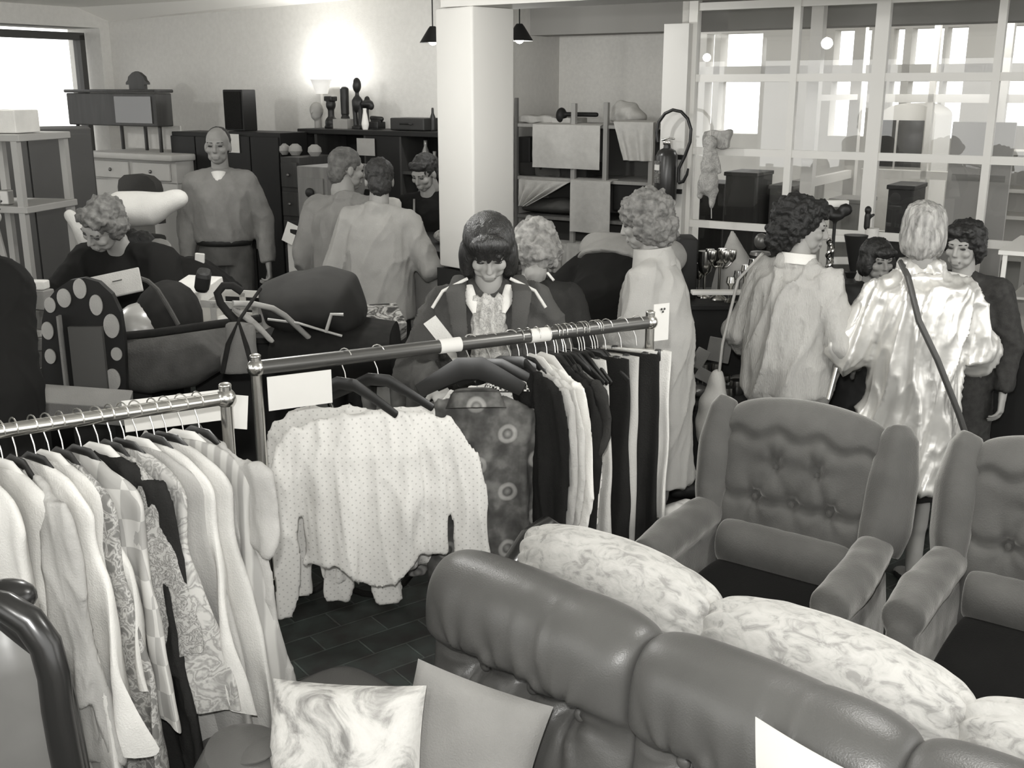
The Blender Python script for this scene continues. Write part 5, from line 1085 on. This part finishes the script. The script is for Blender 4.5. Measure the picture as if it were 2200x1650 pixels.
for i, px_ in enumerate((1160, 1195, 1250)): onshelf('folded_linen', ['dark folded blanket on the second shelf, left', 'grey folded blanket on the second shelf, middle', 'dark folded blanket on the second shelf, right'][i], 'blanket', px_, 1, MB().box((0, 0, .05), (.22, .3, .10)), cl('blanket_%d' % i, [.03, .10, .05][i]), .22, .012, nz(.01, 12))
for i in range(5): onshelf('folded_linen', 'folded patterned cloth low in the linen shelf behind the dark figures', 'cloth', 1150+i*42, 4, MB().box((0, 0, .08+.04*(i % 2)), (.2, .3, .16+.08*(i % 2))), cl('lowcloth_%d' % i, [.2, .35, .1, .3, .15][i], pat='floral'), .2, .012, nz(.01, 12)).__setitem__('group', 'folded cloths low in the linen shelf')
# ---- fire extinguisher on the pier ----
v = PV-.09; q = rpos(1428, 365, v-.10); e = rthing('fire_extinguisher', 'dark fire extinguisher with a looped black hose on the white pier', 'fire extinguisher', q[0], v-.085); zt_, zb_ = rpos(1428, 318, v-.085)[1], rpos(1428, 432, v-.085)[1]; ex = mat('dark_red_enamel', .022, .3, .5)
MB().lathe([(.066, zb_), (.072, zb_+.02), (.072, zt_-.05), (.055, zt_-.015), (.025, zt_), (.022, zt_+.02)], 28).build('cylinder', ex, e)
MB().box((0, -.0, zt_+.035), (.05, .03, .03), bev=.005).tube([(-.03, -.02, zt_+.05), (.02, -.02, zt_+.065), (.06, -.02, zt_+.06)], .006).build('valve', chrome, e)
lb((-.035, -.062, (zt_+zb_)/2+.02), (.055, .01, .14), Mx.Rotation(-.5, 4, 'Z')).build('label', cl('label_grey', .20, pat='floral', v2=.05, scale=30), e, smooth=False)
lb((-.035, -.070, (zt_+zb_)/2+.05), (.05, .004, .035), Mx.Rotation(-.5, 4, 'Z')).build('white_label', cardm, e, smooth=False)
hp = [(1412, 305), (1409, 285), (1414, 262), (1427, 244), (1444, 236), (1462, 240), (1476, 255), (1483, 278), (1481, 305), (1470, 335), (1457, 362), (1456, 392), (1466, 390), (1474, 375), (1477, 362)]
im = pw(e).inverted(); hs = [im @ R(*[rpos(x, y, v-.085)[0], v-.085, rpos(x, y, v-.085)[1]]) for x, y in hp]
MB().tube(hs[:12], .0105, 10).build('hose', mat('black_rubber', .012, .4, .5), e); MB().tube(hs[11:], [.012, .012, .010, .007], 8).build('nozzle', darkm, e)
MB().box((0, .075, zt_-.06), (.16, .02, .03)).box((0, .075, zb_+.06), (.16, .02, .03)).build('bracket', darkm, e)
# plush hanging in the corner
q = rpos(1524, 300, PV-.12); e = rthing('hanging_toy', 'pale plush figure hanging upside down in front of the glass partition', 'toy', q[0], PV-.12, q[1]); sc_ = 1.
MB().ell((0, 0, -.02), (.05, .045, .05)).cap((0, 0, -.05), (.0, 0, -.18), .035, .055).ell((.0, 0, -.27), (.068, .055, .09)).cap((-.04, 0, -.30), (-.055, 0, -.36), .028, .018).cap((.04, 0, -.32), (.035, 0, -.42), .03, .016).cap((.04, 0, -.08), (.075, 0, -.20), .016).build('body', cl('plush', .45, pat='floral', v2=.3, scale=20), e, remesh=.008, disp=nz(.01, 25))
MB().tube([(0, 0, .0), (0, 0, .10)], .003, 6).tube([(.03, 0, -.42), (.035, 0, -.50)], .003, 6).build('string', cardm, e)
e = rthing('bundle', 'translucent plastic bag bundle on the glass partition ledge above the plush figure', 'bag', rpos(1540, 300, PV-.07)[0], PV-.07, rpos(1530, 322, PV)[1]); MB().box((0, 0, .07), (.18, .06, .11)).build('bag', cl('plastic_grey', .42, pat='floral', v2=.3, scale=10), e, remesh=.012, disp=nz(.02, 12))
# ---- things beyond the glass ----
v = 2.6; a, b, zt_, zb_ = rspan(1893, 2012, 222, v, 520); e = rthing('vending_cabinet', 'white rounded cabinet with two dark windows beyond the glass partition', 'cabinet', (a+b)/2, v); hw = (b-a)/2
MB().prism([(-hw, 0)] + [(-hw*math.cos(t), zt_-.10+.10*math.sin(t)) for t in [PI*i/16 for i in range(17)]] + [(hw, 0)], 0, .6).build('case', whitem, e)
for x0, x1 in ((-hw*.92, -hw*.40), (-hw*.30, hw*.62)): lb(((x0+x1)/2, -.006, zt_-.10-.21), (x1-x0, .012, .36)).build('window', mat('dark_glass', .05), e, smooth=False)
lb((hw*.82, -.01, zt_-.27), (.02, .02, .10)).build('handle', darkm, e)
v = 1.3; a, b, zt_, zb_ = rspan(2046, 2183, 262, v, 480); e = rthing('display_board', 'large pale grey display board beyond the glass partition', 'board', (a+b)/2, v); lb((0, 0, zt_/2), (b-a, .03, zt_), bev=.004).build('panel', mat('pale_board', .46), e, smooth=False)
a2, b2, z2, z3 = rspan(2052, 2180, 376, v, 390); lb((0, -.018, (z2+z3)/2), (b-a-.06, .006, z2-z3)).build('stripe', mat('stripe_grey', .30), e, smooth=False)
v = 1.7; e = rthing('white_shelf', 'white shelf with small objects beyond the glass at the right edge', 'shelf', rpos(2225, 400, v)[0], v)
for py_ in (330, 352+60, 470, 560): lb((0, .12, rpos(2225, py_, v)[1]), (.62, .3, .025)).build('shelf', whitem, e, smooth=False)
lb((-.3, .12, .9), (.03, .3, 1.8)).build('side_panel', whitem, e, smooth=False); lb((.0, .27, .9), (.6, .01, 1.8)).build('back_panel', mat('pale_board', .46), e, smooth=False)
for i in range(4):
    o = MB().lathe([(.03, 0), (.05, .05), (.02, .09), (.03, .13)], 14).build('vase', cl('grey_china', .3)); o.location = R(rpos(2200+i*14, 400, v)[0], v+.1, rpos(2225, (330, 412)[i % 2], v)[1]+.013); tag(o, 'small china vase on the white shelf beyond the glass', 'vase', 'vases on the white shelf beyond the glass')
v = 1.1; a, b, zt_, _ = rspan(1560, 1640, 470, v)
for i, (x0, x1, y_, vv, m_, lab) in enumerate(((1555, 1622, 372, 1.35, brownw, 'dark box furniture beyond the glass left of the curly dark hair'), (1650, 1700, 400, 1.6, greyw, 'grey crate beyond the glass partition'), (1905, 1960, 400, 1.0, brownw, 'dark bundle beyond the glass behind the blonde head'), (1700, 1740, 390, 2.0, lightw, 'pale carton beyond the glass partition'), (1500, 1552, 395, 1.7, brownw, 'dark chest beyond the glass in the corner'), (1780, 1850, 430, 1.3, lightw, 'pale low carton beyond the middle mullion'))):
    a, b, zt_, _ = rspan(x0, x1, y_, vv); e = rthing('storage_box', lab, 'box', (a+b)/2, vv+.2); lb((0, 0, zt_/2), (b-a, .35, zt_), bev=.01).build('body', m_, e, smooth=False); lb((0, -.01, zt_-.01), (b-a+.02, .36, .03), bev=.005).build('lid', m_, e, smooth=False)
# ---- right display case ----
v = PV-1.05; e = empty('display_case', 'dark counter with a lit glass top case at the right edge', 'display case', tuple(R(rpos(2118, 720, -.95)[0], -.95, 0)), RZ); z_ = rpos(2160, 730, -.95)[1]; z2 = rpos(2160, 545, -.95)[1]
lb((.8, .35, z_/2-.02), (1.6, .7, z_-.04), bev=.01).build('counter_body', darkm, e, smooth=False); lb((.8, .35, z_-.01), (1.62, .72, .035), bev=.004).build('tray', whitem, e, smooth=False)
lb((.8, .05, (z_+z2)/2), (1.56, .004, z2-z_)).build('glass_front', glassm, e, smooth=False); lb((.8, .35, z2), (1.6, .64, .02)).build('top', whitem, e, smooth=False); lb((.8, .66, (z_+z2)/2), (1.56, .01, z2-z_)).build('back_panel', cl('pale_lining', .5), e, smooth=False)
for x in (.03, 1.57): lb((x, .05, (z_+z2)/2), (.02, .02, z2-z_)).build('post', whitem, e, smooth=False)
lb((.8, .4, z_+.17), (1.5, .4, .012)).build('shelf', whitem, e, smooth=False); DC = e
for i, (x, zo, m_) in enumerate(((.14, .18, darkm), (.30, .18, cl('grey_china', .3)), (.20, .01, darkm), (.42, .01, cl('grey_china', .3)))):
    o = MB().ell((0, 0, .05), (.05, .05, .035)).tube([(.04*math.cos(t), 0, .06+.05*math.sin(t)) for t in [PI*k/8 for k in range(9)]], .006, 8).cap((0, 0, 0), (0, 0, .03), .03).build('teapot', m_, remesh=.006); o.location = pw(DC) @ V((x, .3, z_+zo)); tag(o, ['dark basket teapot on the upper shelf of the right display case', 'grey china pot on the upper shelf of the right display case', 'dark pot on the tray of the right display case', 'grey china pot on the tray of the right display case'][i], 'teapot')
# ================= PRAMS, TOYS AND BRIC-A-BRAC =================
def plane_thing(name, label, cat, px, py, Y, rz=0.): p = at(px, py, Y); return empty(name, label, cat, (p.x, p.y, 0), rz)
def L2(e, px, py, Y): return pw(e).inverted() @ at(px, py, Y)
padm = mat('pram_fabric', .085, .9, .1, 'plain', .06, 20, .3, 150); dkf = mat('dark_fabric', .022, .9, .1, 'plain', .015, 20); lgm = cl('dot_grey', .36); slv = mat('silver_vinyl', .30, .3, .6)
# dotted arch board
Y = 3.9; e = plane_thing('toy_theatre', 'arched black toy board with pale dots around a grey window panel', 'toy', 180, 800, Y)
out = [(92, 900), (90, 800), (90, 690), (98, 650), (120, 622), (150, 602), (180, 597), (212, 606), (240, 632), (258, 670), (267, 730), (270, 800), (270, 900)]
poly = [L2(e, a, b, Y) for a, b in out]; MB().prism([(p.x, p.z) for p in poly], -.0, .03).build('board', darkm, e, smooth=False)
for (x, y, a, b) in ((108, 655, 12, 17), (138, 640, 15, 21), (172, 620, 14, 22), (207, 655, 14, 23), (240, 700, 17, 27), (103, 710, 13, 20), (109, 765, 12, 17), (251, 760, 12, 15), (243, 815, 17, 25)):
    p = L2(e, x, y, Y); B = MB(); B.loft([((p.x, -.006, p.z), a/F*Y, b/F*Y), ((p.x, .004, p.z), a/F*Y, b/F*Y)], 22, (1, 0, 0)); B.build('dot', lgm, e)
p, q = L2(e, 150, 700, Y), L2(e, 236, 835, Y); lb(((p.x+q.x)/2, -.012, (p.z+q.z)/2), (q.x-p.x, .02, p.z-q.z)).build('window_panel', mat('window_grey', .075), e, smooth=False)
p, q = L2(e, 128, 676, Y), L2(e, 150, 830, Y); lb(((p.x+q.x)/2, -.018, (p.z+q.z)/2), (q.x-p.x, .03, p.z-q.z)).build('pale_jamb', cl('jamb', .22), e, smooth=False)
for s in (-1, 1): lb((s*.12, .0, .45), (.03, .2, .9)).build('leg', darkm, e, smooth=False)
# first pram
Y = 4.15; e = plane_thing('pram', 'old pram with grey padded body and dark hood beside the dotted board', 'pram', 375, 800, Y); k_ = Y/F
B = MB(); rr = []
for x, t_, b_ in ((268, 722, 800), (285, 712, 822), (340, 708, 832), (420, 702, 818), (465, 698, 790), (478, 696, 760)):
    a_, c_ = L2(e, x, t_, Y), L2(e, x, b_, Y); rr.append((((a_+c_)/2), abs(a_.z-c_.z)/2, .19))
B.loft(rr, 24, (0, 0, 1), sq=.6); B.build('body', padm, e, remesh=.012, disp=nz(.008, 12))
MB().tube([L2(e, x, y, Y-.2) for x, y in ((266, 722), (330, 716), (400, 706), (470, 696), (520, 690), (560, 684))], .016, 10).build('rim', dkf, e)
p = L2(e, 300, 690, Y); MB().ell((p.x, p.y+.02, p.z-.03), (.105, .15, .10)).build('inner_cushion', slv, e)
p = L2(e, 330, 690, Y); B = MB(); B.ell((p.x+.02, p.y+.12, p.z-.02), (.13, .2, .16)); B.build('hood', dkf, e)
MB().tube([L2(e, x, y, Y-.05) for x, y in ((278, 600), (296, 596), (318, 604), (338, 622), (356, 650), (372, 678), (383, 698))], .0095, 8).build('hood_bow', padm, e)
for s in (0, 1):
    for x in (300, 455):
        q = L2(e, x, 850, Y); zc_ = .30; B = MB(); B.tube([(q.x+.24*math.cos(t)*.9, q.y+s*.4-.2, zc_+.24*math.sin(t)*.9) for t in [2*PI*i/28 for i in range(28)]], .012, 8, True)
        for i in range(10): t = 2*PI*i/10; B.tube([(q.x, q.y+s*.4-.2, zc_), (q.x+.21*math.cos(t), q.y+s*.4-.2, zc_+.21*math.sin(t))], .002, 5)
        B.build('wheel', chrome, e)
q = L2(e, 375, 850, Y); [MB().tube([(q.x-.2, q.y+s, .35), (q.x, q.y+s, .75), (q.x+.2, q.y+s, .35)], .01).build('chassis_bar', chrome, e) for s in (-.2, .2)]
# bag hanging at the pram's end
e = plane_thing('cloth_bag', 'grey cloth bag hanging on the pram handle behind the dark rail post', 'bag', 515, 760, 3.7); B = MB(); Yb = 3.7
B.loft([(L2(e, 517, 800, Yb), .062, .05), (L2(e, 515, 770, Yb), .066, .055), (L2(e, 517, 730, Yb), .058, .045), (L2(e, 515, 695, Yb), .048, .03)][::-1], 20, (1, 0, 0)); B.build('bag', padm if 0 else cl('bag_grey', .17), e, remesh=.009, disp=nz(.012, 14))
MB().tube([L2(e, 478, 800, Yb-.04), L2(e, 490, 740, Yb-.06), L2(e, 512, 690, Yb-.06), L2(e, 530, 745, Yb-.06), L2(e, 545, 800, Yb-.06)], .009, 8).build('strap', dkf, e)
MB().tube([L2(e, 560, 620, Yb+.1), L2(e, 512, 690, Yb-.05)], .006).build('hook', dkf, e)
# handle of the second pram with rolled belts
Y = 4.3; e = plane_thing('pram', 'dark folding pram with raised hood and long pale handle in the middle', 'pram', 680, 760, Y)
MB().tube([L2(e, x, y, Yy) for x, y, Yy in ((500, 652, 3.75), (545, 653, 3.8), (585, 662, 3.9), (612, 678, 4.0), (660, 722, 4.1), (712, 768, 4.2))], .011, 10).build('handle', mat('pale_tube', .34, .35, .5), e)
MB().tube([L2(e, x, y, 3.75) for x, y in ((520, 627), (500, 614), (480, 614), (467, 630), (474, 652), (490, 672), (512, 694))], .014, 10).build('grip', dkf, e)
B = MB()
for i in range(4): B.tube([L2(e, 500+i*9, 662+i*4, 3.75), L2(e, 530+i*9, 686+i*5, 3.72), L2(e, 566+i*6, 716+i*5, 3.7), L2(e, 578+i*3, 730+i*2, 3.7)], .008, 8)
B.build('safety_belts', cl('belt_grey', .25), e, remesh=.005)
B = MB(); B.loft([(L2(e, 585, 690, Y), .02, .10), (L2(e, 600, 660, Y), .12, .22), (L2(e, 640, 650, Y), .13, .25), (L2(e, 675, 650, Y), .10, .25), (L2(e, 688, 665, Y), .06, .22)], 22, (0, 0, 1)); B.loft([(L2(e, 640, 640, Y), .10, .24), (L2(e, 690, 640, Y), .13, .26), (L2(e, 730, 650, Y), .13, .25), (L2(e, 742, 668, Y), .09, .22)], 22, (0, 0, 1), True)
B.build('hood', mat('hood_cloth', .030, .8, .2, 'plain', .022, 10), e, remesh=.013, sm=12)
MB().tube([L2(e, x, y, Y-.27) for x, y in ((575, 686), (640, 694), (700, 712), (735, 722))], .005).tube([L2(e, 738, 676, Y-.27), L2(e, 712, 675, Y-.27), L2(e, 700, 714, Y-.27)], .007).build('hinge', mat('pale_tube', .34), e)
a_, c_ = L2(e, 600, 735, Y), L2(e, 850, 745, Y); MB().loft([(a_, .10, .22), ((a_+c_)/2 - V((0, 0, .03)), .14, .25), (c_, .09, .2)], 22, (0, 0, 1), sq=.7).build('body', dkf, e)
for s in (0, 1):
    for x in (630, 800):
        q = L2(e, x, 800, Y); B = MB(); B.tube([(q.x+.18*math.cos(t), q.y+s*.4-.2, .2+.18*math.sin(t)) for t in [2*PI*i/24 for i in range(24)]], .014, 8, True); B.build('wheel', dkf, e)
q = L2(e, 715, 800, Y); [MB().tube([(q.x-s*.8, q.y-s, .2), (q.x+s*.5, q.y-s, .85)], .01).build('chassis_bar', chrome, e) for s in (-.2, .2)]
def slab(name, label, cat, px, py, Y, w_, d_, h_, m, rz=0., tilt=0., roll=0., bev=.004): 
    p = at(px, py, Y); o = lb((0, 0, 0), (w_, d_, h_), bev=bev).build(name, m, smooth=False); o.location = p; o.rotation_euler = (tilt, roll, rz); return tag(o, label, cat)
# tables
tbl = {}
def table(key, label, x0, x1, Y0, Y1, z, m, cloth_=True, rz=0.):
    a_, b_ = at(x0, 600, Y0), at(x1, 600, Y0); a_ = V(((x0-1100)/F*(Y0*math.cos(TH)+(CH-z)*math.sin(TH)), Y0, 0)); b_ = V(((x1-1100)/F*(Y0*math.cos(TH)+(CH-z)*math.sin(TH)), Y0, 0))
    e = empty('table', label, 'table', ((a_.x+b_.x)/2, (Y0+Y1)/2, 0)); w_ = b_.x-a_.x; d_ = Y1-Y0
    lb((0, 0, z-.015), (w_, d_, .03), bev=.005).build('top', m, e, smooth=False)
    lb((0, 0, (z-.03)/2), (w_-.04, d_-.04, z-.03)).build('cloth_skirt' if cloth_ else 'body', m, e, smooth=False); tbl[key] = (e, z); return e
def ont(px, Y, z): k_ = (Y*math.cos(TH)+(CH-z)*math.sin(TH))/F; return V(((px-1100)*k_, Y, z))
table('left', 'dark cloth covered table behind the prams carrying the white crate', 398, 600, 4.35, 4.85, 1.06, darkm)
# white crate
pc = ont(515, 4.6, 1.061); e = empty('crate', 'white plastic crate with slots behind the pram handle', 'crate', tuple(pc), -.25); e.scale = (.78, .8, .85); wh = cl('crate_white', .58)
for s in (-1, 1):
    B = MB(); B.box((0, s*.16, .015), (.40, .012, .03)).box((0, s*.16, .13), (.40, .012, .035)).build('long_side', wh, e, smooth=False)
    for x in (-.19, -.06, .07, .19): lb((x, s*.16, .07), (.035, .012, .13)).build('slat', wh, e, smooth=False)
    lb((s*.195, 0, .07), (.012, .32, .14)).build('end_side', wh, e, smooth=False)
lb((0, 0, .006), (.39, .31, .012)).build('bottom', wh, e, smooth=False)
slab('cardboard_box', 'open pale box with grey contents left of the white crate', 'box', 415, 625, 4.6, .17, .22, .06, cl('pale_box', .66), -.3, .2)
slab('dark_shoe_pouch', 'black pouch lying on the pale box edge', 'pouch', 436, 602, 4.45, .06, .1, .09, darkm, .2, .2, .2, .02)
slab('paper_tube', 'white paper strip above the black pouch beside the standing man', 'paper', 429, 566, 5.2, .045, .02, .10, cardm, 0, 0, .1)
slab('album', 'pale flat folder with a short dark line lying over the pram hood', 'folder', 245, 612, 4.0, .20, .10, .012, cl('folder_grey', .40), .25, .95, -.18)
o = MB().box((0, 0, 0), (.035, .002, .004)).build('mark', mat('ink', .05)); o.parent = bpy.data.objects['album']; o.location = (.015, .01, .008); 
# white pillow over the bent man
p = at(310, 450, 5.05); e = MB(T(p, .1, 0, .0)).loft([((-.22, 0, -.03), .05, .06), ((-.10, 0, .0), .085, .11), ((.03, 0, .005), .08, .10), ((.10, 0, .03), .055, .07), ((.15, 0, .045), .052, .06)], 24, (0, 0, 1), True).build('bolster_pillow', cl('pillow_white', .50, scale=4), remesh=.011, disp=nz(.01, 9), origin=tuple(p)); tag(e, 'white bolster pillow with a rounded end carried on the bent man behind the prams', 'pillow')
p = at(172, 490, 4.95); e = MB(T(p, 0, 0, -.6)).loft([((0, 0, -.07), .05, .05), ((0, 0, .0), .04, .05), ((0, 0, .07), .025, .03)], 18, (1, 0, 0), True).build('white_cloth', cl('pillow_white', .50), remesh=.009, disp=nz(.01, 14), origin=tuple(p)); tag(e, 'small white cloth showing left of the bending man chin', 'cloth')
# left table of odds and ends
table('odd', 'dark table at the left behind the black coat with small bric-a-brac', 60, 330, 4.15, 4.6, .95, dkf)
zc_ = .951
for i, (px_, w_, h_, v_, lab) in enumerate(((88, .06, .07, .1, 'lowest dark box on the pile beside the black coat'), (98, .06, .055, .15, 'dark grey box low on the pile beside the black coat'), (88, .05, .03, .5, 'white strip in the pile beside the black coat'), (92, .055, .08, .12, 'dark tin in the pile beside the black coat'), (95, .06, .08, .2, 'grey small box on the pile beside the black coat'), (84, .05, .035, .6, 'white paper lump on top of the pile beside the black coat'))):
    o = lb((0, 0, h_/2), (w_, .07, h_), bev=.005).build('trinket_box', cl('trinket_%d' % i, v_), smooth=False); o.location = ont(px_, 4.3, zc_); o.rotation_euler = (0, 0, .3*i); tag(o, lab, 'box'); zc_ += h_+.001
slab('carton', 'pale flat carton lying below the dotted board', 'box', 180, 870, 3.72, .32, .12, .08, cl('carton_grey', .22), .15, .3, .12)
# grey stand stuff under the dark rail: two black crates
slab('printed_bag', 'dark bag with pale print on the floor pile right of the hood', 'bag', 800, 700, 5.0, .28, .25, .12, cl('printed_bag', .04, pat='floral', v2=.35, scale=7), .3, .2)
slab('pale_wedge', 'pale paper wedge behind the pram hinge', 'paper', 765, 706, 4.75, .12, .06, .07, cardm, .3, .3, .6)
# ---- display table with glassware ----
table('glass', 'long table with black cloth and glassware in front of the glass partition', 1478, 1960, 5.35, 5.85, 1.0, darkm)
TZ = 1.0; chs = chrome; gls = mat('clear_glass', .8, .05, .12, glass=True)
def item(name, label, cat, px, Y, mb, m, z=TZ, rmsh=0., group=None, sm=True): o = mb.build(name, m, remesh=rmsh, smooth=sm); o.location = ont(px, Y, z+.001); return tag(o, label, cat, group)
def goblet(s): return MB().lathe([(.032*s, 0), (.03*s, .006), (.006*s, .012), (.006*s, .10*s), (.028*s, .12*s), (.036*s, .16*s), (.033*s, .21*s)], 18)
item('board', 'black panel standing at the left end of the glassware table', 'board', 1468, 5.6, lb((0, 0, .15), (.10, .2, .32), bev=.01), darkm)
B = MB(); B.lathe([(.045, 0), (.04, .01), (.007, .03), (.006, .17), (.02, .19), (.006, .20)], 18)
for i in range(5): t = 2*PI*i/5; c_ = (.06*math.cos(t), .05*math.sin(t), .19); B.lathe([(.004, 0), (.02, .02), (.024, .06), (.022, .065)], 14, c_).tube([(0, 0, .17), (c_[0]*.6, c_[1]*.6, .165), (c_[0], c_[1], .192)], .004)
item('candelabra', 'chrome candelabra with five cups on the glassware table', 'candelabra', 1543, 5.5, B, chs)
item('goblet', 'tall goblet left of the chrome candelabra', 'goblet', 1512, 5.55, goblet(1.15), chs)
item('goblet', 'short goblet just behind the tall one left of the candelabra', 'goblet', 1500, 5.62, goblet(.8), chs)
item('white_cover', 'white peaked cloth cover behind the chrome candelabra', 'cloth', 1578, 5.7, MB().loft([((0, 0, 0), .13, .10), ((0, 0, .12), .11, .08), ((-.02, 0, .24), .05, .04), ((-.03, 0, .33), .008, .008)], 14, (1, 0, 0)), cl('cover_white', .42), rmsh=.012)
for i in range(4): item('candle_stand', ['small bright stand right of the candelabra', 'low glass stand in front of the white cover', 'glass jar in front of the white cover', 'glass lamp foot beside the sweater'][i], 'stand', 1568+i*15, 5.42, MB().lathe([(.03, 0), (.01, .02), (.01, .08+.03*i), (.025, .10+.03*i), (.02, .13+.03*i)], 14), [chs, gls, chs, gls][i])
o = item('ball_lamp', 'dark ball on a round saucer behind the sweater shoulder', 'lamp', 1628, 5.6, MB().lathe([(.04, 0), (.012, .02), (.012, .2), (.055, .215), (.05, .23), (.01, .235)], 18).ell((0, 0, .285), (.036, .036, .042)), mat('dull_dark_metal', .12, .35, .5, metal=.5))
slab('tray', 'white enamel tray edge on the glassware table left of the sweater', 'tray', 1545, 628, 5.38, .28, .06, .02, whitem)
# right half of the table
B = MB(); pts_ = []
B.tube([(.012*math.cos(t*1.0), .012*math.sin(t), .012*t/1.0*.9) for t in [i*.5 for i in range(60)]], .011, 8); item('twisted_candle', 'tall twisted candlestick between the curly head and the silver coat', 'candlestick', 1775, 5.45, B, chs)
item('tulip_vase', 'dark tulip shaped vase between the two standing women', 'vase', 1828, 5.5, MB().lathe([(.03, 0), (.008, .02), (.008, .12), (.02, .16), (.045, .27), (.06, .33)], 18), std)
item('candle', 'thick white candle before the middle mullion', 'candle', 1862, 5.7, MB().lathe([(.045, 0), (.045, .15), (.035, .16), (.034, .34)], 22), cl('wax', .75))
o = item('black_figurine', 'black figurine standing on the thick white candle', 'figurine', 1862, 5.7, MB().cap((0, 0, 0), (.0, 0, .06), .016).ell((0, 0, .09), (.018, .018, .022)).cap((.01, 0, .05), (.03, 0, .065), .008), std, z=TZ+.345, rmsh=.005)
item('silver_teapot', 'silver teapot group top behind the dark fringe woman', 'teapot', 1885, 5.45, MB().ell((0, 0, .12), (.05, .05, .04)).lathe([(.05, 0), (.04, .06), (.03, .08)], 16).cap((.05, 0, .12), (.09, 0, .15), .010), chs)
item('silver_jug', 'silver jug right of the silver teapot', 'jug', 1915, 5.5, MB().lathe([(.03, 0), (.045, .06), (.03, .12), (.04, .16)], 18), chs)
item('leaf_ornament', 'black winged ornament above the curly dark head', 'ornament', 1782, 5.75, MB().ell((0, 0, .40), (.05, .03, .03)).ell((.05, 0, .43), (.04, .02, .035)).ell((-.04, 0, .43), (.035, .02, .03)).cap((0, 0, 0), (0, 0, .4), .01), std, rmsh=.008)
for i, (px_, z_) in enumerate(((1800, .20), (1808, .08), (1795, .32))): slab('pale_carton', ['white box edge behind the twisted candlestick, middle height', 'white box edge behind the twisted candlestick, lowest', 'white box edge behind the twisted candlestick, highest'][i], 'box', px_, [512, 560, 437][i], 5.8, .13, .05, .035, whitem)
item('dark_jug', 'dark round jug in front of the twisted candlestick', 'jug', 1822, 5.38, MB().lathe([(.03, 0), (.055, .05), (.04, .10), (.02, .13), (.03, .16)], 18), std)
item('round_tin', 'dark tin beside the curly head chin', 'tin', 1755, 5.4, MB().lathe([(.04, 0), (.045, .08), (.03, .13)], 18), std)
# low table with bric-a-brac between the pale coat and the sweater
table('low', 'low black table crowded with small wares between the pale coat and the sweater', 1472, 1660, 4.85, 5.25, .62, darkm)
rnd = random.Random(11)
for i in range(9):
    px_ = 1490+rnd.uniform(0, 100); Y_ = 4.9+.3*rnd.random(); t_ = i % 3
    mb = [goblet(.7), MB().lathe([(.03, 0), (.04, .03), (.035, .07)], 14), MB().ell((0, 0, .03), (.05, .035, .03)).cap((.04, 0, .03), (.075, 0, .05), .008)][t_]
    o = item(['goblet', 'cup', 'sauce_boat'][t_], 'small shiny %s on the low black table between the pale coat and the sweater' % ['goblet', 'cup', 'sauce boat'][t_], ['goblet', 'cup', 'sauce boat'][t_], px_, Y_, mb, chs if t_ < 2 else mat('dull_dark_metal', .12), z=.62, group='shiny wares on the low black table')
slab('greeting_card', 'grey folded card standing on the low black table, left one', 'card', 1503, 770, 5.0, .07, .01, .10, cl('card_grey', .25), .2, .1, .5)
slab('greeting_card', 'grey card with a corner up on the low black table, right one', 'card', 1545, 752, 5.0, .11, .01, .12, cl('card_grey', .25), -.2, .1, .15)
slab('greeting_card', 'grey card leaning low on the low black table', 'card', 1520, 810, 4.95, .12, .01, .06, cl('card_grey', .25), .1, .1, .5)
table('shoe', 'low shelf with shoes between the pale coat and the wing chair', 1425, 1560, 4.35, 4.8, .22, darkm)
for i, (px_, Y_, m_, lab) in enumerate(((1470, 4.42, whitem, 'white shoe on the low shelf beside the wing chair, left one'), (1492, 4.46, whitem, 'white shoe on the low shelf beside the wing chair, right one'), (1500, 4.68, darkm, 'black shoe on the low shelf behind the white pair'), (1480, 4.7, brownw, 'brown shoe on the low shelf behind the white pair'))):
    item('shoe', lab, 'shoe', px_, Y_, MB().loft([((-.11, 0, .03), .03, .028), ((-.04, 0, .045), .038, .04), ((.05, 0, .03), .042, .028), ((.12, 0, .022), .03, .018)], 14, (0, 1, 0), True), m_, z=.22, rmsh=.007)
o = MB().tube([at(1778, 858, 3.98), at(1796, 790, 4.02)], .007, 8).build('chrome_stand', chrome, origin=tuple(at(1778, 858, 3.98))); tag(o, 'thin bright tube standing between the sweater and the silver coat', 'tube')
# ---------------- room lamps and added fill lights ----------------
lp = at(690, 172, 8.42)
light('floor_lamp_bulb', 'POINT', (lp.x, lp.y, lp.z+.03), 14, .04)
for i, (u_, v_) in enumerate(((2.4, -3.2), (5.2, -3.2), (8, -3.4), (2.4, -7), (5.2, -7.2), (8, -7))):
    p_ = R(u_, v_, 2.45); light('added_fill_light', 'POINT', p_, 42, .05)  # unseen point lights without fittings, added as soft fill for the room
for px_, py_, Y_ in ((930, 92, 7.2), (1116, 88, 6.9)):
    p_ = at(px_, py_, Y_); light('pendant_bulb', 'POINT', (p_.x, p_.y, p_.z-.03), 7 if px_ < 1000 else 20, .03)
for u_, v_ in ((6.6, 1.9), (9.6, 2.2)): light('added_fill_light', 'POINT', R(u_, v_, 2.8), 34, .05)  # added fill, brightens the space beyond the partition; no lamp stands there
